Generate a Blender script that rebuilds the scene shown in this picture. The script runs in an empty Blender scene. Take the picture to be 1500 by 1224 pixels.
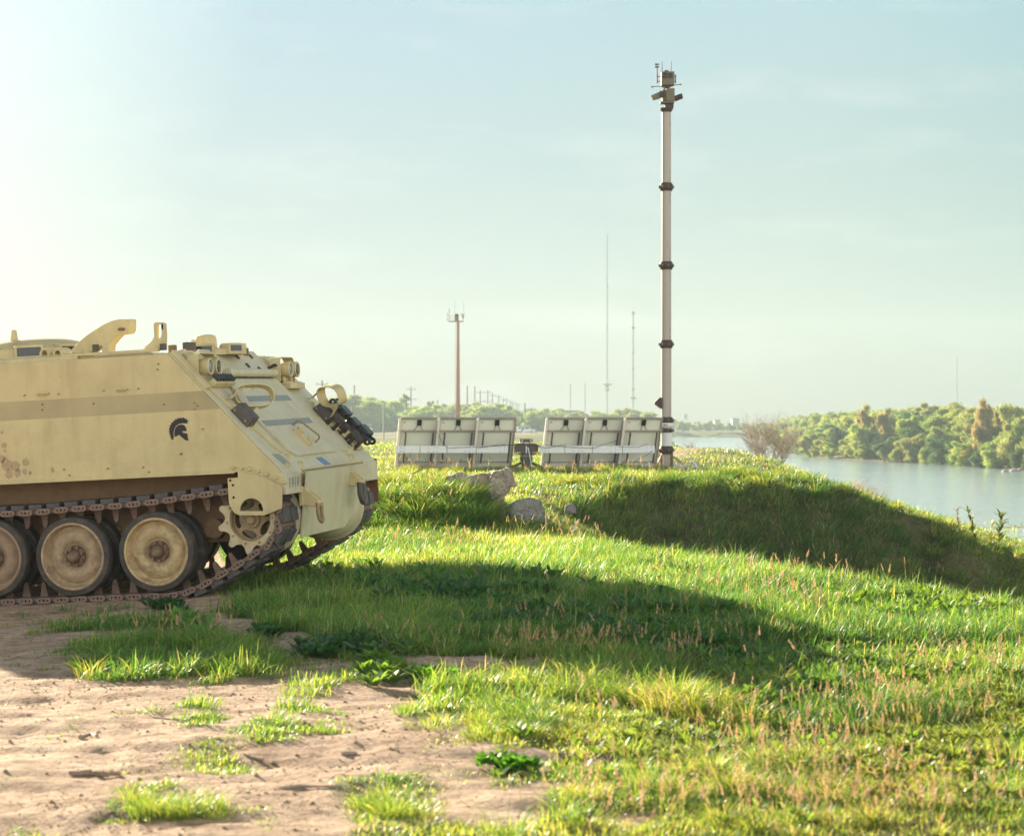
import bpy, math, random
import numpy as np
from mathutils import Vector, Matrix
from mathutils.geometry import tessellate_polygon
R = math.radians
random.seed(7); rng = np.random.default_rng(11)

# ------------------------------------------------------------------ camera, sky, sun, exposure
SC = bpy.context.scene
COL = SC.collection
FPX, HOR, CAMZ = 3000.0, 618.0, 1.4          # focal length in photo pixels, horizon row, eye height
cd = bpy.data.cameras.new('camera'); cam = bpy.data.objects.new('camera', cd); COL.objects.link(cam)
cd.sensor_width = 36; cd.lens = 36 * FPX / 1500; cd.shift_y = 6 / 1500
cd.clip_start = .1; cd.clip_end = 9000
cam.location = (0, 0, CAMZ); cam.rotation_euler = (R(90), 0, 0)
cd.dof.use_dof = True; cd.dof.focus_distance = 19.0; cd.dof.aperture_fstop = 72e-3 / .015
cd.dof.aperture_blades = 8
SC.camera = cam

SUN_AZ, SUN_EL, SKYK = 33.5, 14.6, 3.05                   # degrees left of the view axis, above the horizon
w = bpy.data.worlds.new('World'); SC.world = w; w.use_nodes = True
nt = w.node_tree; N = nt.nodes; Lk = nt.links
bg = N['Background']
sky = N.new('ShaderNodeTexSky'); sky.sky_type = 'NISHITA'; sky.sun_disc = False
sky.sun_elevation = R(SUN_EL); sky.sun_rotation = R(-SUN_AZ)
sky.air_density = 1.0; sky.dust_density = .7; sky.ozone_density = 1.6; sky.altitude = 0
tint = N.new('ShaderNodeMix'); tint.data_type = 'RGBA'; tint.inputs[0].default_value = .95      # Nishita, evened out by thin milky haze
Lk.new(sky.outputs[0], tint.inputs[6])
tc = N.new('ShaderNodeTexCoord')
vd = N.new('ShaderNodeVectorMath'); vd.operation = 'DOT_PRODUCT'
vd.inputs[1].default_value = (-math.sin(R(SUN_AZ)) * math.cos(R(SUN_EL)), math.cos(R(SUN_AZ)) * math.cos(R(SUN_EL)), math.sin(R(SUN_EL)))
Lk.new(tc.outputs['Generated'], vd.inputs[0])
sz = N.new('ShaderNodeSeparateXYZ'); Lk.new(tc.outputs['Generated'], sz.inputs[0])
def ramp(src, stops):
    r = N.new('ShaderNodeValToRGB'); e = r.color_ramp.elements
    for i, (p, c) in enumerate(stops):
        k = e[i] if i < 2 else e.new(p)
        k.position = p; k.color = (*c, 1)
    Lk.new(src, r.inputs[0]); return r
rel = ramp(sz.outputs[2], [(0.0, (.065, .13, .14)), (.03, (.09, .15, .16)), (.08, (.150, .258, .262)), (.21, (.146, .322, .370)), (.34, (.20, .31, .36)), (.55, (.10, .16, .21)), (.9, (.06, .10, .15))])   # milky horizon to blue zenith
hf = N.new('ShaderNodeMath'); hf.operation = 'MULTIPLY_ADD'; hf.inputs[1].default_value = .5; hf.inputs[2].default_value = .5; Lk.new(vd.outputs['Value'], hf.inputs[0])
# unseen sky opposite the sun brightened to fill the hull's shaded side; clear blue-green at right angles to the sun, aureole round the sun
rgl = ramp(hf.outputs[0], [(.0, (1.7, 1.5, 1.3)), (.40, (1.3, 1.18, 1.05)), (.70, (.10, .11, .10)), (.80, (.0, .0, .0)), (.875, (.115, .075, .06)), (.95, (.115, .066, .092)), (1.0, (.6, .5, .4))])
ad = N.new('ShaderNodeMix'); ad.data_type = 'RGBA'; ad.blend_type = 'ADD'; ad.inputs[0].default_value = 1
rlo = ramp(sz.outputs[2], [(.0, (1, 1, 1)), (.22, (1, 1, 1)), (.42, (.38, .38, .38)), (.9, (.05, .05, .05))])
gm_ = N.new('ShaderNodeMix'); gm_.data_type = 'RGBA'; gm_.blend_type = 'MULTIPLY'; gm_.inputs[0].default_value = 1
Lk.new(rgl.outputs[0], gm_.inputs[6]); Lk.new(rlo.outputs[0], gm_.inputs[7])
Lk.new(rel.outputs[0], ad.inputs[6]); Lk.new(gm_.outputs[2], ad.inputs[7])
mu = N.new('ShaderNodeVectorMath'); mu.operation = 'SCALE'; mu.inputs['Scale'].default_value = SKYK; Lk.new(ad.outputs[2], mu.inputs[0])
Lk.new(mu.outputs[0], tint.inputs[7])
# faint wisps of high cloud
mp = N.new('ShaderNodeMapping'); mp.inputs['Scale'].default_value = (8, 8, 34)
mp.inputs['Location'].default_value = (1.3, 0, .4)
nz = N.new('ShaderNodeTexNoise'); nz.inputs['Scale'].default_value = 1.3; nz.inputs['Detail'].default_value = 7; nz.inputs['Roughness'].default_value = .55
cr = N.new('ShaderNodeValToRGB'); cr.color_ramp.elements[0].position = .54; cr.color_ramp.elements[1].position = .76
cr.color_ramp.elements[1].color = (.26, .26, .26, 1)
Lk.new(tc.outputs['Generated'], mp.inputs[0]); Lk.new(mp.outputs[0], nz.inputs['Vector']); Lk.new(nz.outputs[0], cr.inputs[0])
cl = N.new('ShaderNodeMix'); cl.data_type = 'RGBA'; cl.inputs[7].default_value = (2.15, 2.15, 2.05, 1)
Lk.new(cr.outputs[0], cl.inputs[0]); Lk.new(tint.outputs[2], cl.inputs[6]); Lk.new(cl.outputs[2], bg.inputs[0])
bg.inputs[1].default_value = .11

sd = bpy.data.lights.new('sun', 'SUN'); sun = bpy.data.objects.new('sun', sd); COL.objects.link(sun)
sd.energy = 5.0; sd.angle = R(.5); sd.color = (1.0, .87, .66)
sdir = Vector((-math.sin(R(SUN_AZ)) * math.cos(R(SUN_EL)), math.cos(R(SUN_AZ)) * math.cos(R(SUN_EL)), math.sin(R(SUN_EL))))
sun.rotation_euler = (-sdir).to_track_quat('-Z', 'Y').to_euler(); sun.location = (0, 0, 30)
SC.view_settings.view_transform = 'Standard'; SC.view_settings.look = 'None'
SC.view_settings.exposure = 2.07; SC.view_settings.gamma = 1
SC.render.engine = 'CYCLES'
cy = SC.cycles; cy.max_bounces = 7; cy.diffuse_bounces = 3; cy.glossy_bounces = 3; cy.transmission_bounces = 5
cy.transparent_max_bounces = 4; cy.volume_bounces = 0; cy.use_denoising = True; cy.sample_clamp_indirect = 6
cy.caustics_reflective = False; cy.caustics_refractive = False

# ------------------------------------------------------------------ helpers
def tag(o, label=None, cat=None, group=None, kind=None):
    if label: o['label'] = label
    if cat: o['category'] = cat
    if group: o['group'] = group
    if kind: o['kind'] = kind
    return o
def empty(name, loc=(0, 0, 0), rz=0, mat=None):
    o = bpy.data.objects.new(name, None); COL.objects.link(o); o.empty_display_size = .2
    if mat is not None: o.matrix_world = mat
    else: o.location = loc; o.rotation_euler = (0, 0, rz)
    return o
def link(name, me, parent=None):
    o = bpy.data.objects.new(name, me); COL.objects.link(o)
    if parent is not None: o.parent = parent
    return o
def dup(o, parent=None):
    c = o.copy(); COL.objects.link(c); c.parent = parent
    for ch in [k for k in o.children]: dup(ch, c)
    return c
def nmesh(name, V, F, mats, col=None, smooth=False, quads=None):
    """fast mesh from numpy: V (n,3), list of (faces array (m,k))"""
    me = bpy.data.meshes.new(name)
    me.vertices.add(len(V)); me.vertices.foreach_set('co', np.ascontiguousarray(V, dtype=np.float32).ravel())
    idx = np.concatenate([f.ravel() for f in F]).astype(np.int32)
    tot = np.concatenate([np.full(len(f), f.shape[1], np.int32) for f in F])
    st = np.concatenate([[0], np.cumsum(tot)[:-1]]).astype(np.int32)
    me.loops.add(len(idx)); me.loops.foreach_set('vertex_index', idx)
    me.polygons.add(len(tot)); me.polygons.foreach_set('loop_start', st)
    if smooth: me.polygons.foreach_set('use_smooth', np.ones(len(tot), bool))
    me.update(calc_edges=True)
    if col is not None:
        a = me.color_attributes.new('Col', 'FLOAT_COLOR', 'POINT')
        c4 = np.ones((len(V), 4), np.float32); c4[:, :3] = col; a.data.foreach_set('color', c4.ravel())
    for m in (mats if isinstance(mats, (list, tuple)) else [mats]): me.materials.append(m)
    return me

# ---- materials
def newmat(name):
    m = bpy.data.materials.new(name); m.use_nodes = True
    return m, m.node_tree, m.node_tree.nodes['Principled BSDF']
def mat(name, col, rough=.6, metal=0, noise=.12, scale=6, streak=None, dirt=None, dirt_amt=.4, dirt_scale=3, bump=.0, bscale=60, spec=.5, band=None):
    m, t, b = newmat(name); n = t.nodes; l = t.links
    b.inputs['Roughness'].default_value = rough; b.inputs['Metallic'].default_value = metal
    b.inputs['Specular IOR Level'].default_value = spec
    tcn = n.new('ShaderNodeTexCoord')
    nz = n.new('ShaderNodeTexNoise'); nz.inputs['Scale'].default_value = scale; nz.inputs['Detail'].default_value = 8; nz.inputs['Roughness'].default_value = .65
    l.new(tcn.outputs['Object'], nz.inputs['Vector'])
    rmp = n.new('ShaderNodeValToRGB'); e = rmp.color_ramp.elements
    e[0].position = .3; e[1].position = .7
    e[0].color = (*[c * (1 - noise) for c in col], 1); e[1].color = (*[min(1, c * (1 + noise)) for c in col], 1)
    l.new(nz.outputs[0], rmp.inputs[0]); out = rmp.outputs[0]
    if band:
        lo, hi, bc = band
        sx = n.new('ShaderNodeSeparateXYZ'); l.new(tcn.outputs['Object'], sx.inputs[0])
        a1 = n.new('ShaderNodeMath'); a1.operation = 'GREATER_THAN'; a1.inputs[1].default_value = lo; l.new(sx.outputs[2], a1.inputs[0])
        a2 = n.new('ShaderNodeMath'); a2.operation = 'LESS_THAN'; a2.inputs[1].default_value = hi; l.new(sx.outputs[2], a2.inputs[0])
        a3 = n.new('ShaderNodeMath'); a3.operation = 'MULTIPLY'; l.new(a1.outputs[0], a3.inputs[0]); l.new(a2.outputs[0], a3.inputs[1])
        nb = n.new('ShaderNodeTexNoise'); nb.inputs['Scale'].default_value = 2.2; l.new(tcn.outputs['Object'], nb.inputs['Vector'])
        a4 = n.new('ShaderNodeMath'); a4.operation = 'MULTIPLY'; l.new(a3.outputs[0], a4.inputs[0]); l.new(nb.outputs[0], a4.inputs[1])
        a5 = n.new('ShaderNodeMath'); a5.operation = 'MULTIPLY'; a5.inputs[1].default_value = 1.5; a5.use_clamp = True; l.new(a4.outputs[0], a5.inputs[0])
        mb = n.new('ShaderNodeMix'); mb.data_type = 'RGBA'; mb.inputs[7].default_value = (*bc, 1)
        l.new(a5.outputs[0], mb.inputs[0]); l.new(out, mb.inputs[6]); out = mb.outputs[2]
    if streak:
        for (sc_, lo_, hi_, am_) in (((9, 9, 1.1), .48, .78, .5), ((2.2, 2.2, 1.6), .50, .80, .6), ((38, 38, 30), .60, .72, .6)):
            ms = n.new('ShaderNodeMapping'); ms.inputs['Scale'].default_value = sc_; l.new(tcn.outputs['Object'], ms.inputs[0])
            ns = n.new('ShaderNodeTexNoise'); ns.inputs['Scale'].default_value = 1.0; ns.inputs['Detail'].default_value = 6; ns.inputs['Roughness'].default_value = .6; l.new(ms.outputs[0], ns.inputs['Vector'])
            rs = n.new('ShaderNodeValToRGB'); rs.color_ramp.elements[0].position = lo_; rs.color_ramp.elements[1].position = hi_; rs.color_ramp.elements[1].color = (am_,) * 3 + (1,); l.new(ns.outputs[0], rs.inputs[0])
            mk = n.new('ShaderNodeMix'); mk.data_type = 'RGBA'; mk.inputs[7].default_value = (*streak, 1); l.new(rs.outputs[0], mk.inputs[0]); l.new(out, mk.inputs[6]); out = mk.outputs[2]
    if dirt:
        n2 = n.new('ShaderNodeTexNoise'); n2.inputs['Scale'].default_value = dirt_scale; n2.inputs['Detail'].default_value = 10; n2.inputs['Roughness'].default_value = .75
        l.new(tcn.outputs['Object'], n2.inputs['Vector'])
        r2 = n.new('ShaderNodeValToRGB'); r2.color_ramp.elements[0].position = .5; r2.color_ramp.elements[1].position = .72
        r2.color_ramp.elements[1].color = (dirt_amt,) * 3 + (1,)
        l.new(n2.outputs[0], r2.inputs[0])
        mx = n.new('ShaderNodeMix'); mx.data_type = 'RGBA'; mx.inputs[7].default_value = (*dirt, 1)
        l.new(r2.outputs[0], mx.inputs[0]); l.new(out, mx.inputs[6]); out = mx.outputs[2]
    l.new(out, b.inputs['Base Color'])
    if bump:
        n3 = n.new('ShaderNodeTexNoise'); n3.inputs['Scale'].default_value = bscale; n3.inputs['Detail'].default_value = 5
        l.new(tcn.outputs['Object'], n3.inputs['Vector'])
        bp = n.new('ShaderNodeBump'); bp.inputs['Strength'].default_value = bump; bp.inputs['Distance'].default_value = .01 if bscale > 30 else .05
        l.new(n3.outputs[0], bp.inputs['Height']); l.new(bp.outputs[0], b.inputs['Normal'])
    return m
def leafmat(name, trans=.5, rough=.5, tr_tint=(1.5, 1.35, .6), spec=.35, sat=1.0):
    m, t, b = newmat(name); n = t.nodes; l = t.links
    at = n.new('ShaderNodeAttribute'); at.attribute_name = 'Col'
    b.inputs['Roughness'].default_value = rough; b.inputs['Specular IOR Level'].default_value = spec
    oi = n.new('ShaderNodeObjectInfo')
    hs = n.new('ShaderNodeHueSaturation')
    m1 = n.new('ShaderNodeMath'); m1.operation = 'MULTIPLY_ADD'; m1.inputs[1].default_value = .3; m1.inputs[2].default_value = .85
    l.new(oi.outputs['Random'], m1.inputs[0]); l.new(m1.outputs[0], hs.inputs['Value'])
    m2 = n.new('ShaderNodeMath'); m2.operation = 'MULTIPLY_ADD'; m2.inputs[1].default_value = .035; m2.inputs[2].default_value = .483
    l.new(oi.outputs['Random'], m2.inputs[0]); l.new(m2.outputs[0], hs.inputs['Hue']); hs.inputs['Saturation'].default_value = sat
    l.new(at.outputs['Color'], hs.inputs['Color']); l.new(hs.outputs[0], b.inputs['Base Color'])
    tr = n.new('ShaderNodeBsdfTranslucent')
    tm = n.new('ShaderNodeMix'); tm.data_type = 'RGBA'; tm.blend_type = 'MULTIPLY'; tm.inputs[0].default_value = 1; tm.inputs[7].default_value = (*tr_tint, 1)
    l.new(hs.outputs[0], tm.inputs[6]); l.new(tm.outputs[2], tr.inputs[0])
    mx = n.new('ShaderNodeMixShader'); mx.inputs[0].default_value = trans
    l.new(b.outputs[0], mx.inputs[1]); l.new(tr.outputs[0], mx.inputs[2]); l.new(mx.outputs[0], n['Material Output'].inputs[0])
    return m

PAINT = (.60, .50, .26)
M = dict(
    paint=mat('tan_paint', PAINT, .55, streak=(.38, .30, .16), noise=.07, scale=2.5, dirt=(.30, .21, .11), dirt_amt=.35, dirt_scale=1.6, bump=.12, bscale=140),
    side=mat('side_paint', PAINT, .58, streak=(.40, .32, .175), noise=.08, scale=2.2, dirt=(.30, .21, .12), dirt_amt=.38, dirt_scale=1.3, bump=.12, bscale=150, band=(1.059, 1.204, (.385, .315, .17))),
    pale=mat('glacis_paint', (.58, .53, .36), .5, streak=(.40, .34, .21), noise=.08, scale=4, dirt=(.33, .26, .15), dirt_amt=.5, dirt_scale=4, bump=.12, bscale=140),
    muddy=mat('dusty_paint', (.33, .235, .125), .75, noise=.25, scale=7, dirt=(.14, .085, .05), dirt_amt=.75, dirt_scale=9, bump=.4, bscale=40),
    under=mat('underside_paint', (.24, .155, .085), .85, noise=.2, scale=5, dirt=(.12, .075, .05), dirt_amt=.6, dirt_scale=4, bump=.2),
    stripe=mat('faded_blue_grey_paint', (.25, .27, .25), .6, noise=.1, scale=20),
    steel=mat('track_steel', (.205, .135, .105), .7, .1, noise=.3, scale=25, dirt=(.26, .17, .11), dirt_amt=.7, dirt_scale=14, bump=.3),
    rubber=mat('track_rubber', (.075, .068, .072), .7, noise=.3, scale=12, dirt=(.17, .12, .09), dirt_amt=.5, dirt_scale=8, bump=.2),
    tyre=mat('wheel_rubber', (.05, .042, .04), .75, noise=.3, scale=12, dirt=(.19, .13, .085), dirt_amt=.75, dirt_scale=7, bump=.2),
    black=mat('black_metal', (.018, .016, .018), .4, noise=.2),
    darkgrey=mat('dark_grey_metal', (.07, .062, .055), .5, noise=.2, dirt=(.16, .12, .08), dirt_amt=.5),
    emblem=mat('black_stencil', (.018, .014, .02), .6, noise=.1),
    hole=mat('dark_opening', (.012, .009, .007), .9),
    blue=mat('blue_tape', (.10, .20, .38), .5),
    lens=mat('lamp_glass', (.20, .22, .25), .08, noise=.1, spec=.8),
    rust=mat('rusty_steel', (.20, .10, .055), .8, noise=.3, scale=20),
    mast=mat('mast_white', (.38, .33, .29), .38, .1, noise=.05, dirt=(.35, .3, .26), dirt_amt=.3),
    mastwhite=mat('mast_bright_white', (.74, .74, .71), .35, noise=.03),
    collar=mat('collar_dark', (.055, .028, .024), .7, .0, noise=.25, scale=30),
    khaki=mat('khaki_box', (.15, .12, .065), .55, noise=.08),
    alu=mat('aluminium', (.62, .64, .66), .38, .55, noise=.06),
    frame=mat('panel_frame_metal', (.50, .42, .36), .4, .4, noise=.06),
    sunlit_edge=mat('painted_sunlit_edge', (.92, .84, .74), .4, noise=.05),
    back=mat('panel_backsheet', (.86, .87, .74), .5, noise=.04, scale=3),
    cell=mat('solar_cell', (.02, .03, .07), .12, noise=.2, scale=4),
    brown=mat('brown_steel', (.12, .085, .07), .55, .3, noise=.2),
    ochre=mat('ochre_strut', (.38, .29, .17), .55, noise=.15),
    silver=mat('galvanised_steel', (.55, .58, .62), .4, .5, noise=.1),
    cable=mat('cable', (.05, .035, .03), .5),
    white=mat('car_white', (.72, .75, .76), .25, noise=.02),
    green=mat('car_green', (.02, .22, .08), .3, noise=.02),
    glass=mat('car_glass', (.03, .035, .045), .08),
    pole=mat('painted_flare_pole', (.36, .14, .085), .6, noise=.15),  # red of the lens flare is put into the base colour
    wood=mat('pole_wood', (.16, .12, .09), .8, noise=.2),
    grey=mat('radio_mast_grey', (.30, .30, .29), .6, noise=.05),
    wall=mat('pale_wall', (.52, .48, .42), .8, noise=.08),
    roofm=mat('brown_roof', (.20, .12, .10), .8, noise=.1),
    bark=mat('bark', (.12, .085, .06), .9, noise=.3, scale=20, bump=.4),
    twig=mat('bare_twigs', (.36, .28, .22), .85, noise=.25, scale=10),
    stick=mat('dead_wood', (.30, .22, .15), .9, noise=.3, scale=40, bump=.5),
    leaf=leafmat('foliage', .5, .6, (1.7, 1.6, .9), .2), straw=leafmat('dry_stalks', .35, .7, (1.3, 1.2, .95), .2),
    grass=leafmat('grass_blades', .50, .42, (1.75, 1.6, .60), .5),
)

class MB:
    def __init__(s): s.V = []; s.F = []; s.M = []; s.mi = 0; s.cut = []
    def add(s, V, F):
        o = len(s.V); s.V += [tuple(v) for v in V]; s.F += [tuple(i + o for i in f) for f in F]; s.M += [s.mi] * len(F); return s
    def box(s, c, d, rot=None, taper=None):
        x, y, z = [k / 2 for k in d]; P = []
        for sz in (-1, 1):
            t = 1 if (sz < 0 or taper is None) else taper
            for sx, sy in ((-1, -1), (1, -1), (1, 1), (-1, 1)): P.append(Vector((sx * x * t, sy * y * t, sz * z)))
        if rot is not None: P = [rot @ p for p in P]
        P = [p + Vector(c) for p in P]
        return s.add(P, [(3, 2, 1, 0), (4, 5, 6, 7), (0, 1, 5, 4), (1, 2, 6, 5), (2, 3, 7, 6), (3, 0, 4, 7)])
    def cyl(s, a, b, r0, r1=None, n=16, caps=True):
        r1 = r0 if r1 is None else r1; a = Vector(a); b = Vector(b); d = (b - a)
        if d.length < 1e-9: return s
        d.normalize(); q = d.orthogonal().normalized(); p = d.cross(q); V = []
        for c, r in ((a, r0), (b, r1)):
            for i in range(n):
                t = 2 * math.pi * i / n; V.append(c + (q * math.cos(t) + p * math.sin(t)) * r)
        F = [(i, (i + 1) % n, n + (i + 1) % n, n + i) for i in range(n)]
        if caps: F += [tuple(range(n - 1, -1, -1)), tuple(range(n, 2 * n))]
        return s.add(V, F)
    def lathe(s, prof, o, ax, n=24):
        """prof list of (radius, height along ax)"""
        o = Vector(o); d = Vector(ax).normalized(); q = d.orthogonal().normalized(); p = d.cross(q); V = []
        for r, h in prof:
            for i in range(n):
                t = 2 * math.pi * i / n; V.append(o + d * h + (q * math.cos(t) + p * math.sin(t)) * max(r, 1e-4))
        F = []
        for k in range(len(prof) - 1):
            for i in range(n): F.append((k * n + i, k * n + (i + 1) % n, (k + 1) * n + (i + 1) % n, (k + 1) * n + i))
        return s.add(V, F)
    def tube(s, pts, r, n=8, closed=False):
        pts = [Vector(p) for p in pts]; m = len(pts); V = []; q = None
        rr = r if isinstance(r, (list, tuple)) else [r] * m
        for i, p in enumerate(pts):
            if closed: d = pts[(i + 1) % m] - pts[i - 1]
            else: d = pts[min(i + 1, m - 1)] - pts[max(i - 1, 0)]
            d.normalize()
            q = d.orthogonal().normalized() if q is None else (q - d * q.dot(d)).normalized()
            b = d.cross(q)
            for k in range(n):
                t = 2 * math.pi * k / n; V.append(p + (q * math.cos(t) + b * math.sin(t)) * rr[i])
        F = []
        for i in range(m if closed else m - 1):
            j = (i + 1) % m
            for k in range(n): F.append((i * n + k, i * n + (k + 1) % n, j * n + (k + 1) % n, j * n + k))
        if not closed: F += [tuple(range(n - 1, -1, -1)), tuple(range((m - 1) * n, m * n))]
        return s.add(V, F)
    def strap(s, pts, wd, th, closed=False):
        """flat band: pts path, wd = vector across the band, th thickness"""
        pts = [Vector(p) for p in pts]; wd = Vector(wd); m = len(pts); V = []
        for i, p in enumerate(pts):
            d = (pts[(i + 1) % m] - pts[i - 1]) if closed else (pts[min(i + 1, m - 1)] - pts[max(i - 1, 0)])
            nn = d.cross(wd).normalized() * th / 2
            V += [p - wd / 2 - nn, p + wd / 2 - nn, p + wd / 2 + nn, p - wd / 2 + nn]
        F = []
        for i in range(m if closed else m - 1):
            j = (i + 1) % m
            for k in range(4): F.append((i * 4 + k, i * 4 + (k + 1) % 4, j * 4 + (k + 1) % 4, j * 4 + k))
        if not closed: F += [(3, 2, 1, 0), tuple((m - 1) * 4 + k for k in range(4))]
        return s.add(V, F)
    def prism(s, loops, o, ex, ey, th):
        """polygon (outer loop, then holes) in plane o+ex*a+ey*b, thickness th along ex x ey"""
        if not isinstance(loops[0][0], (list, tuple)): loops = [loops]
        o = Vector(o); ex = Vector(ex); ey = Vector(ey); ez = ex.cross(ey).normalized() * th
        tri = tessellate_polygon([[Vector((a, b, 0)) for a, b in lp] for lp in loops])
        flat = [p for lp in loops for p in lp]; n = len(flat)
        V = [o + ex * a + ey * b for a, b in flat] + [o + ex * a + ey * b + ez for a, b in flat]
        F = []
        for t in tri:
            a, b, c = [Vector(flat[i]) for i in t]
            if (b - a).cross(c - a) < 0: t = (t[0], t[2], t[1])
            F.append((t[2], t[1], t[0])); F.append(tuple(i + n for i in t))
        k = 0
        for lp in loops:
            m = len(lp)
            area = sum(lp[i][0] * lp[(i + 1) % m][1] - lp[(i + 1) % m][0] * lp[i][1] for i in range(m))
            for i in range(m):
                a, b = k + i, k + (i + 1) % m
                F.append((a, b, b + n, a + n) if area * (1 if lp is loops[0] else -1) > 0 or (lp is not loops[0] and area < 0) else (b, a, a + n, b + n))
            k += m
        return s.add(V, F)
    def sep(s): s.cut.append((len(s.V), len(s.F)))
    def many(s, name, m, parent=None, **k):
        """one object for each piece recorded with sep()"""
        v0 = f0 = 0; out = []
        for v1, f1 in s.cut:
            if v1 == v0: continue
            b = MB(); b.V = s.V[v0:v1]; b.F = [tuple(i - v0 for i in f) for f in s.F[f0:f1]]; b.M = [0] * len(b.F)
            out.append(b.build(name, m, parent, **k)); v0, f0 = v1, f1
        return out
    def build(s, name, m, parent=None, smooth=True, bevel=0, ang=35):
        me = bpy.data.meshes.new(name); me.from_pydata(s.V, [], s.F); me.update()
        for k in (m if isinstance(m, (list, tuple)) else [m]): me.materials.append(k)
        if max(s.M, default=0): me.polygons.foreach_set('material_index', s.M)
        if smooth:
            me.shade_smooth(); me.set_sharp_from_angle(angle=R(ang))
        o = link(name, me, parent)
        if bevel:
            b = o.modifiers.new('bevel', 'BEVEL'); b.width = bevel; b.segments = 2; b.limit_method = 'ANGLE'; b.angle_limit = R(40)
        return o
def circ(cx, cy, r, n=24, a0=0, a1=360, ry=None):
    k = n if abs(a1 - a0) < 360 else n
    return [(cx + r * math.cos(R(a0 + (a1 - a0) * i / (k if a1 - a0 == 360 else k - 1))), cy + (ry or r) * math.sin(R(a0 + (a1 - a0) * i / (k if a1 - a0 == 360 else k - 1)))) for i in range(k)]

# ------------------------------------------------------------------ terrain height
def sst(a, b, x):
    t = np.clip((x - a) / (b - a), 0, 1); return t * t * (3 - 2 * t)
_tab = {s: np.random.default_rng(s).random((256, 256)) for s in range(8)}
def vn(x, y, s=0):
    t = _tab[s % 8]; xi = np.floor(x).astype(int); yi = np.floor(y).astype(int); fx = x - xi; fy = y - yi
    fx = fx * fx * (3 - 2 * fx); fy = fy * fy * (3 - 2 * fy)
    a = t[xi % 256, yi % 256]; b = t[(xi + 1) % 256, yi % 256]; c = t[xi % 256, (yi + 1) % 256]; d = t[(xi + 1) % 256, (yi + 1) % 256]
    return (a * (1 - fx) + b * fx) * (1 - fy) + (c * (1 - fx) + d * fx) * fy
def fbm(x, y, o=4, s=0):
    v = 0; a = .5; 
    for k in range(o): v = v + a * (vn(x * 2 ** k + 17 * k, y * 2 ** k + 5 * k, s + k) - .5); a *= .5
    return v
WATER = -4.6
def xr(y): return np.interp(y, [0, 200, 257, 286, 346, 428, 780, 900, 3000], [75, 68, 63, 61.5, 52, 59, 93, 102, 400])
def xe(y): return np.interp(y, [0, 14, 25, 33, 38, 62, 100, 150, 228, 486, 818, 900, 3200], [9, 8, 6.5, 5.3, 5.3, 7.2, 8, 11, 17, 33, 56, 60, 90])
def height(x, y):
    x = np.asarray(x, float); y = np.asarray(y, float)
    zp = .042 + .052 * np.clip(x + 2.71, -6, 1.9) - .05 * sst(1, 3.5, x)
    zp = zp * (.45 + .55 * sst(8, 13, y))
    zf = np.interp(y, [20, 30, 45, 55, 70, 100, 200, 580, 800, 3200], [.09, .14, .20, .2, .12, -.1, -.6, -1.7, -2.2, -2.2])
    k = sst(17, 26, y); z = zp * (1 - k) + zf * k
    z = z + .26 * np.exp(-((x - 4.6) / 2.6) ** 2 - ((y - 37.5) / 4.5) ** 2)
    z = z + .42 * np.exp(-((x - 6.4) / 2.4) ** 2 - ((y - 63) / 7) ** 2)
    z = z + .42 * sst(23.2, 25.6, y + .5 * fbm(x * .9, y * .9, 3, 2)) * (1 - sst(28, 32, y)) * (1 - sst(-.62, -.18, x)) * sst(-6, -3, x)          # mound by the broken concrete
    z = z + .05 * np.exp(-((x - 0.4) / 2.2) ** 2 - ((y - 15) / 2.0) ** 2)
    # gully behind the near crest
    d = np.interp(x, [.2, 3.0, 6.0, 10, 14, 20], [0, 1.45, 1.95, 1.5, .8, 0])
    yc = 37 + .3 * (x - 3) + .9 * fbm(x * .6, y * 0 + 3, 3, 2) * 2; yn = np.interp(x, [0, 1.8, 2.6, 3.6, 6, 10], [21, 18.2, 15.8, 12.6, 10.5, 9.5])
    g = sst(yn, yn + 8, y) * (1 - sst(yc - 3.0, yc, y))
    z = z - d * g
    z = z + (fbm(x * 1.1, y * .8, 4, 6) * .9 + fbm(x * 3.1, y * 3.1, 3, 2) * .22) * np.clip(d, 0, 1) * (1 - sst(yc, yc + 1.5, y)) * sst(yn + 3, yn + 9, y)
    # fall to the river
    e = x - xe(y); sp = .5 * np.log1p(np.exp(np.clip(e / .5, -30, 30)))
    sl = np.interp(y, [0, 30, 60, 120, 200, 3000], [.25, .32, .30, .30, .45, .45])
    z = z - np.minimum(sp * sl, 7.5 + 0 * sp) * (1 - sst(818, 822, y))
    # far banks
    zb = WATER + .05 + np.clip((x - xr(y)) * .12, -3, 1.6)
    z = np.where(x > xr(y) - 12, np.maximum(z, zb), z)
    z = np.where(y > 815, np.maximum(z, WATER - .8 + 1.3 * sst(815, 822, y) + 1.2 * sst(830, 900, y)), z)
    # roughness
    near = 1 - sst(20, 60, y)
    inv = np.exp(-((x + 2.7 + .2 * (y - 15.6)) / 4) ** 4) * np.exp(-((y - 17) / 2.2) ** 4)     # under the tracks
    z = z + fbm(x * .35, y * .35, 3, 1) * .22 * (1 - .8 * inv) * np.interp(y, [0, 8, 14, 40, 400], [.12, .25, .5, 1.0, 5])
    z = z + near * fbm(x * 2.1, y * 2.1, 4, 3) * .055 * (1 - .7 * inv)
    nr = 1 - sst(14, 22, y)
    z = z + nr * (fbm(x * 12, y * 12, 3, 5) * .026 + fbm(x * 4.3, y * 4.2, 3, 0) * .012)
    # shallow wheel ruts and scuffs in the dirt
    z = z - nr * .018 * np.clip(vn(x * 1.1 + y * .25, y * 7 + x * .6, 4) - .62, 0, 1) * 3
    return z
_zoff = None
def hz(x, y): return float(height(x, y))
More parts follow.
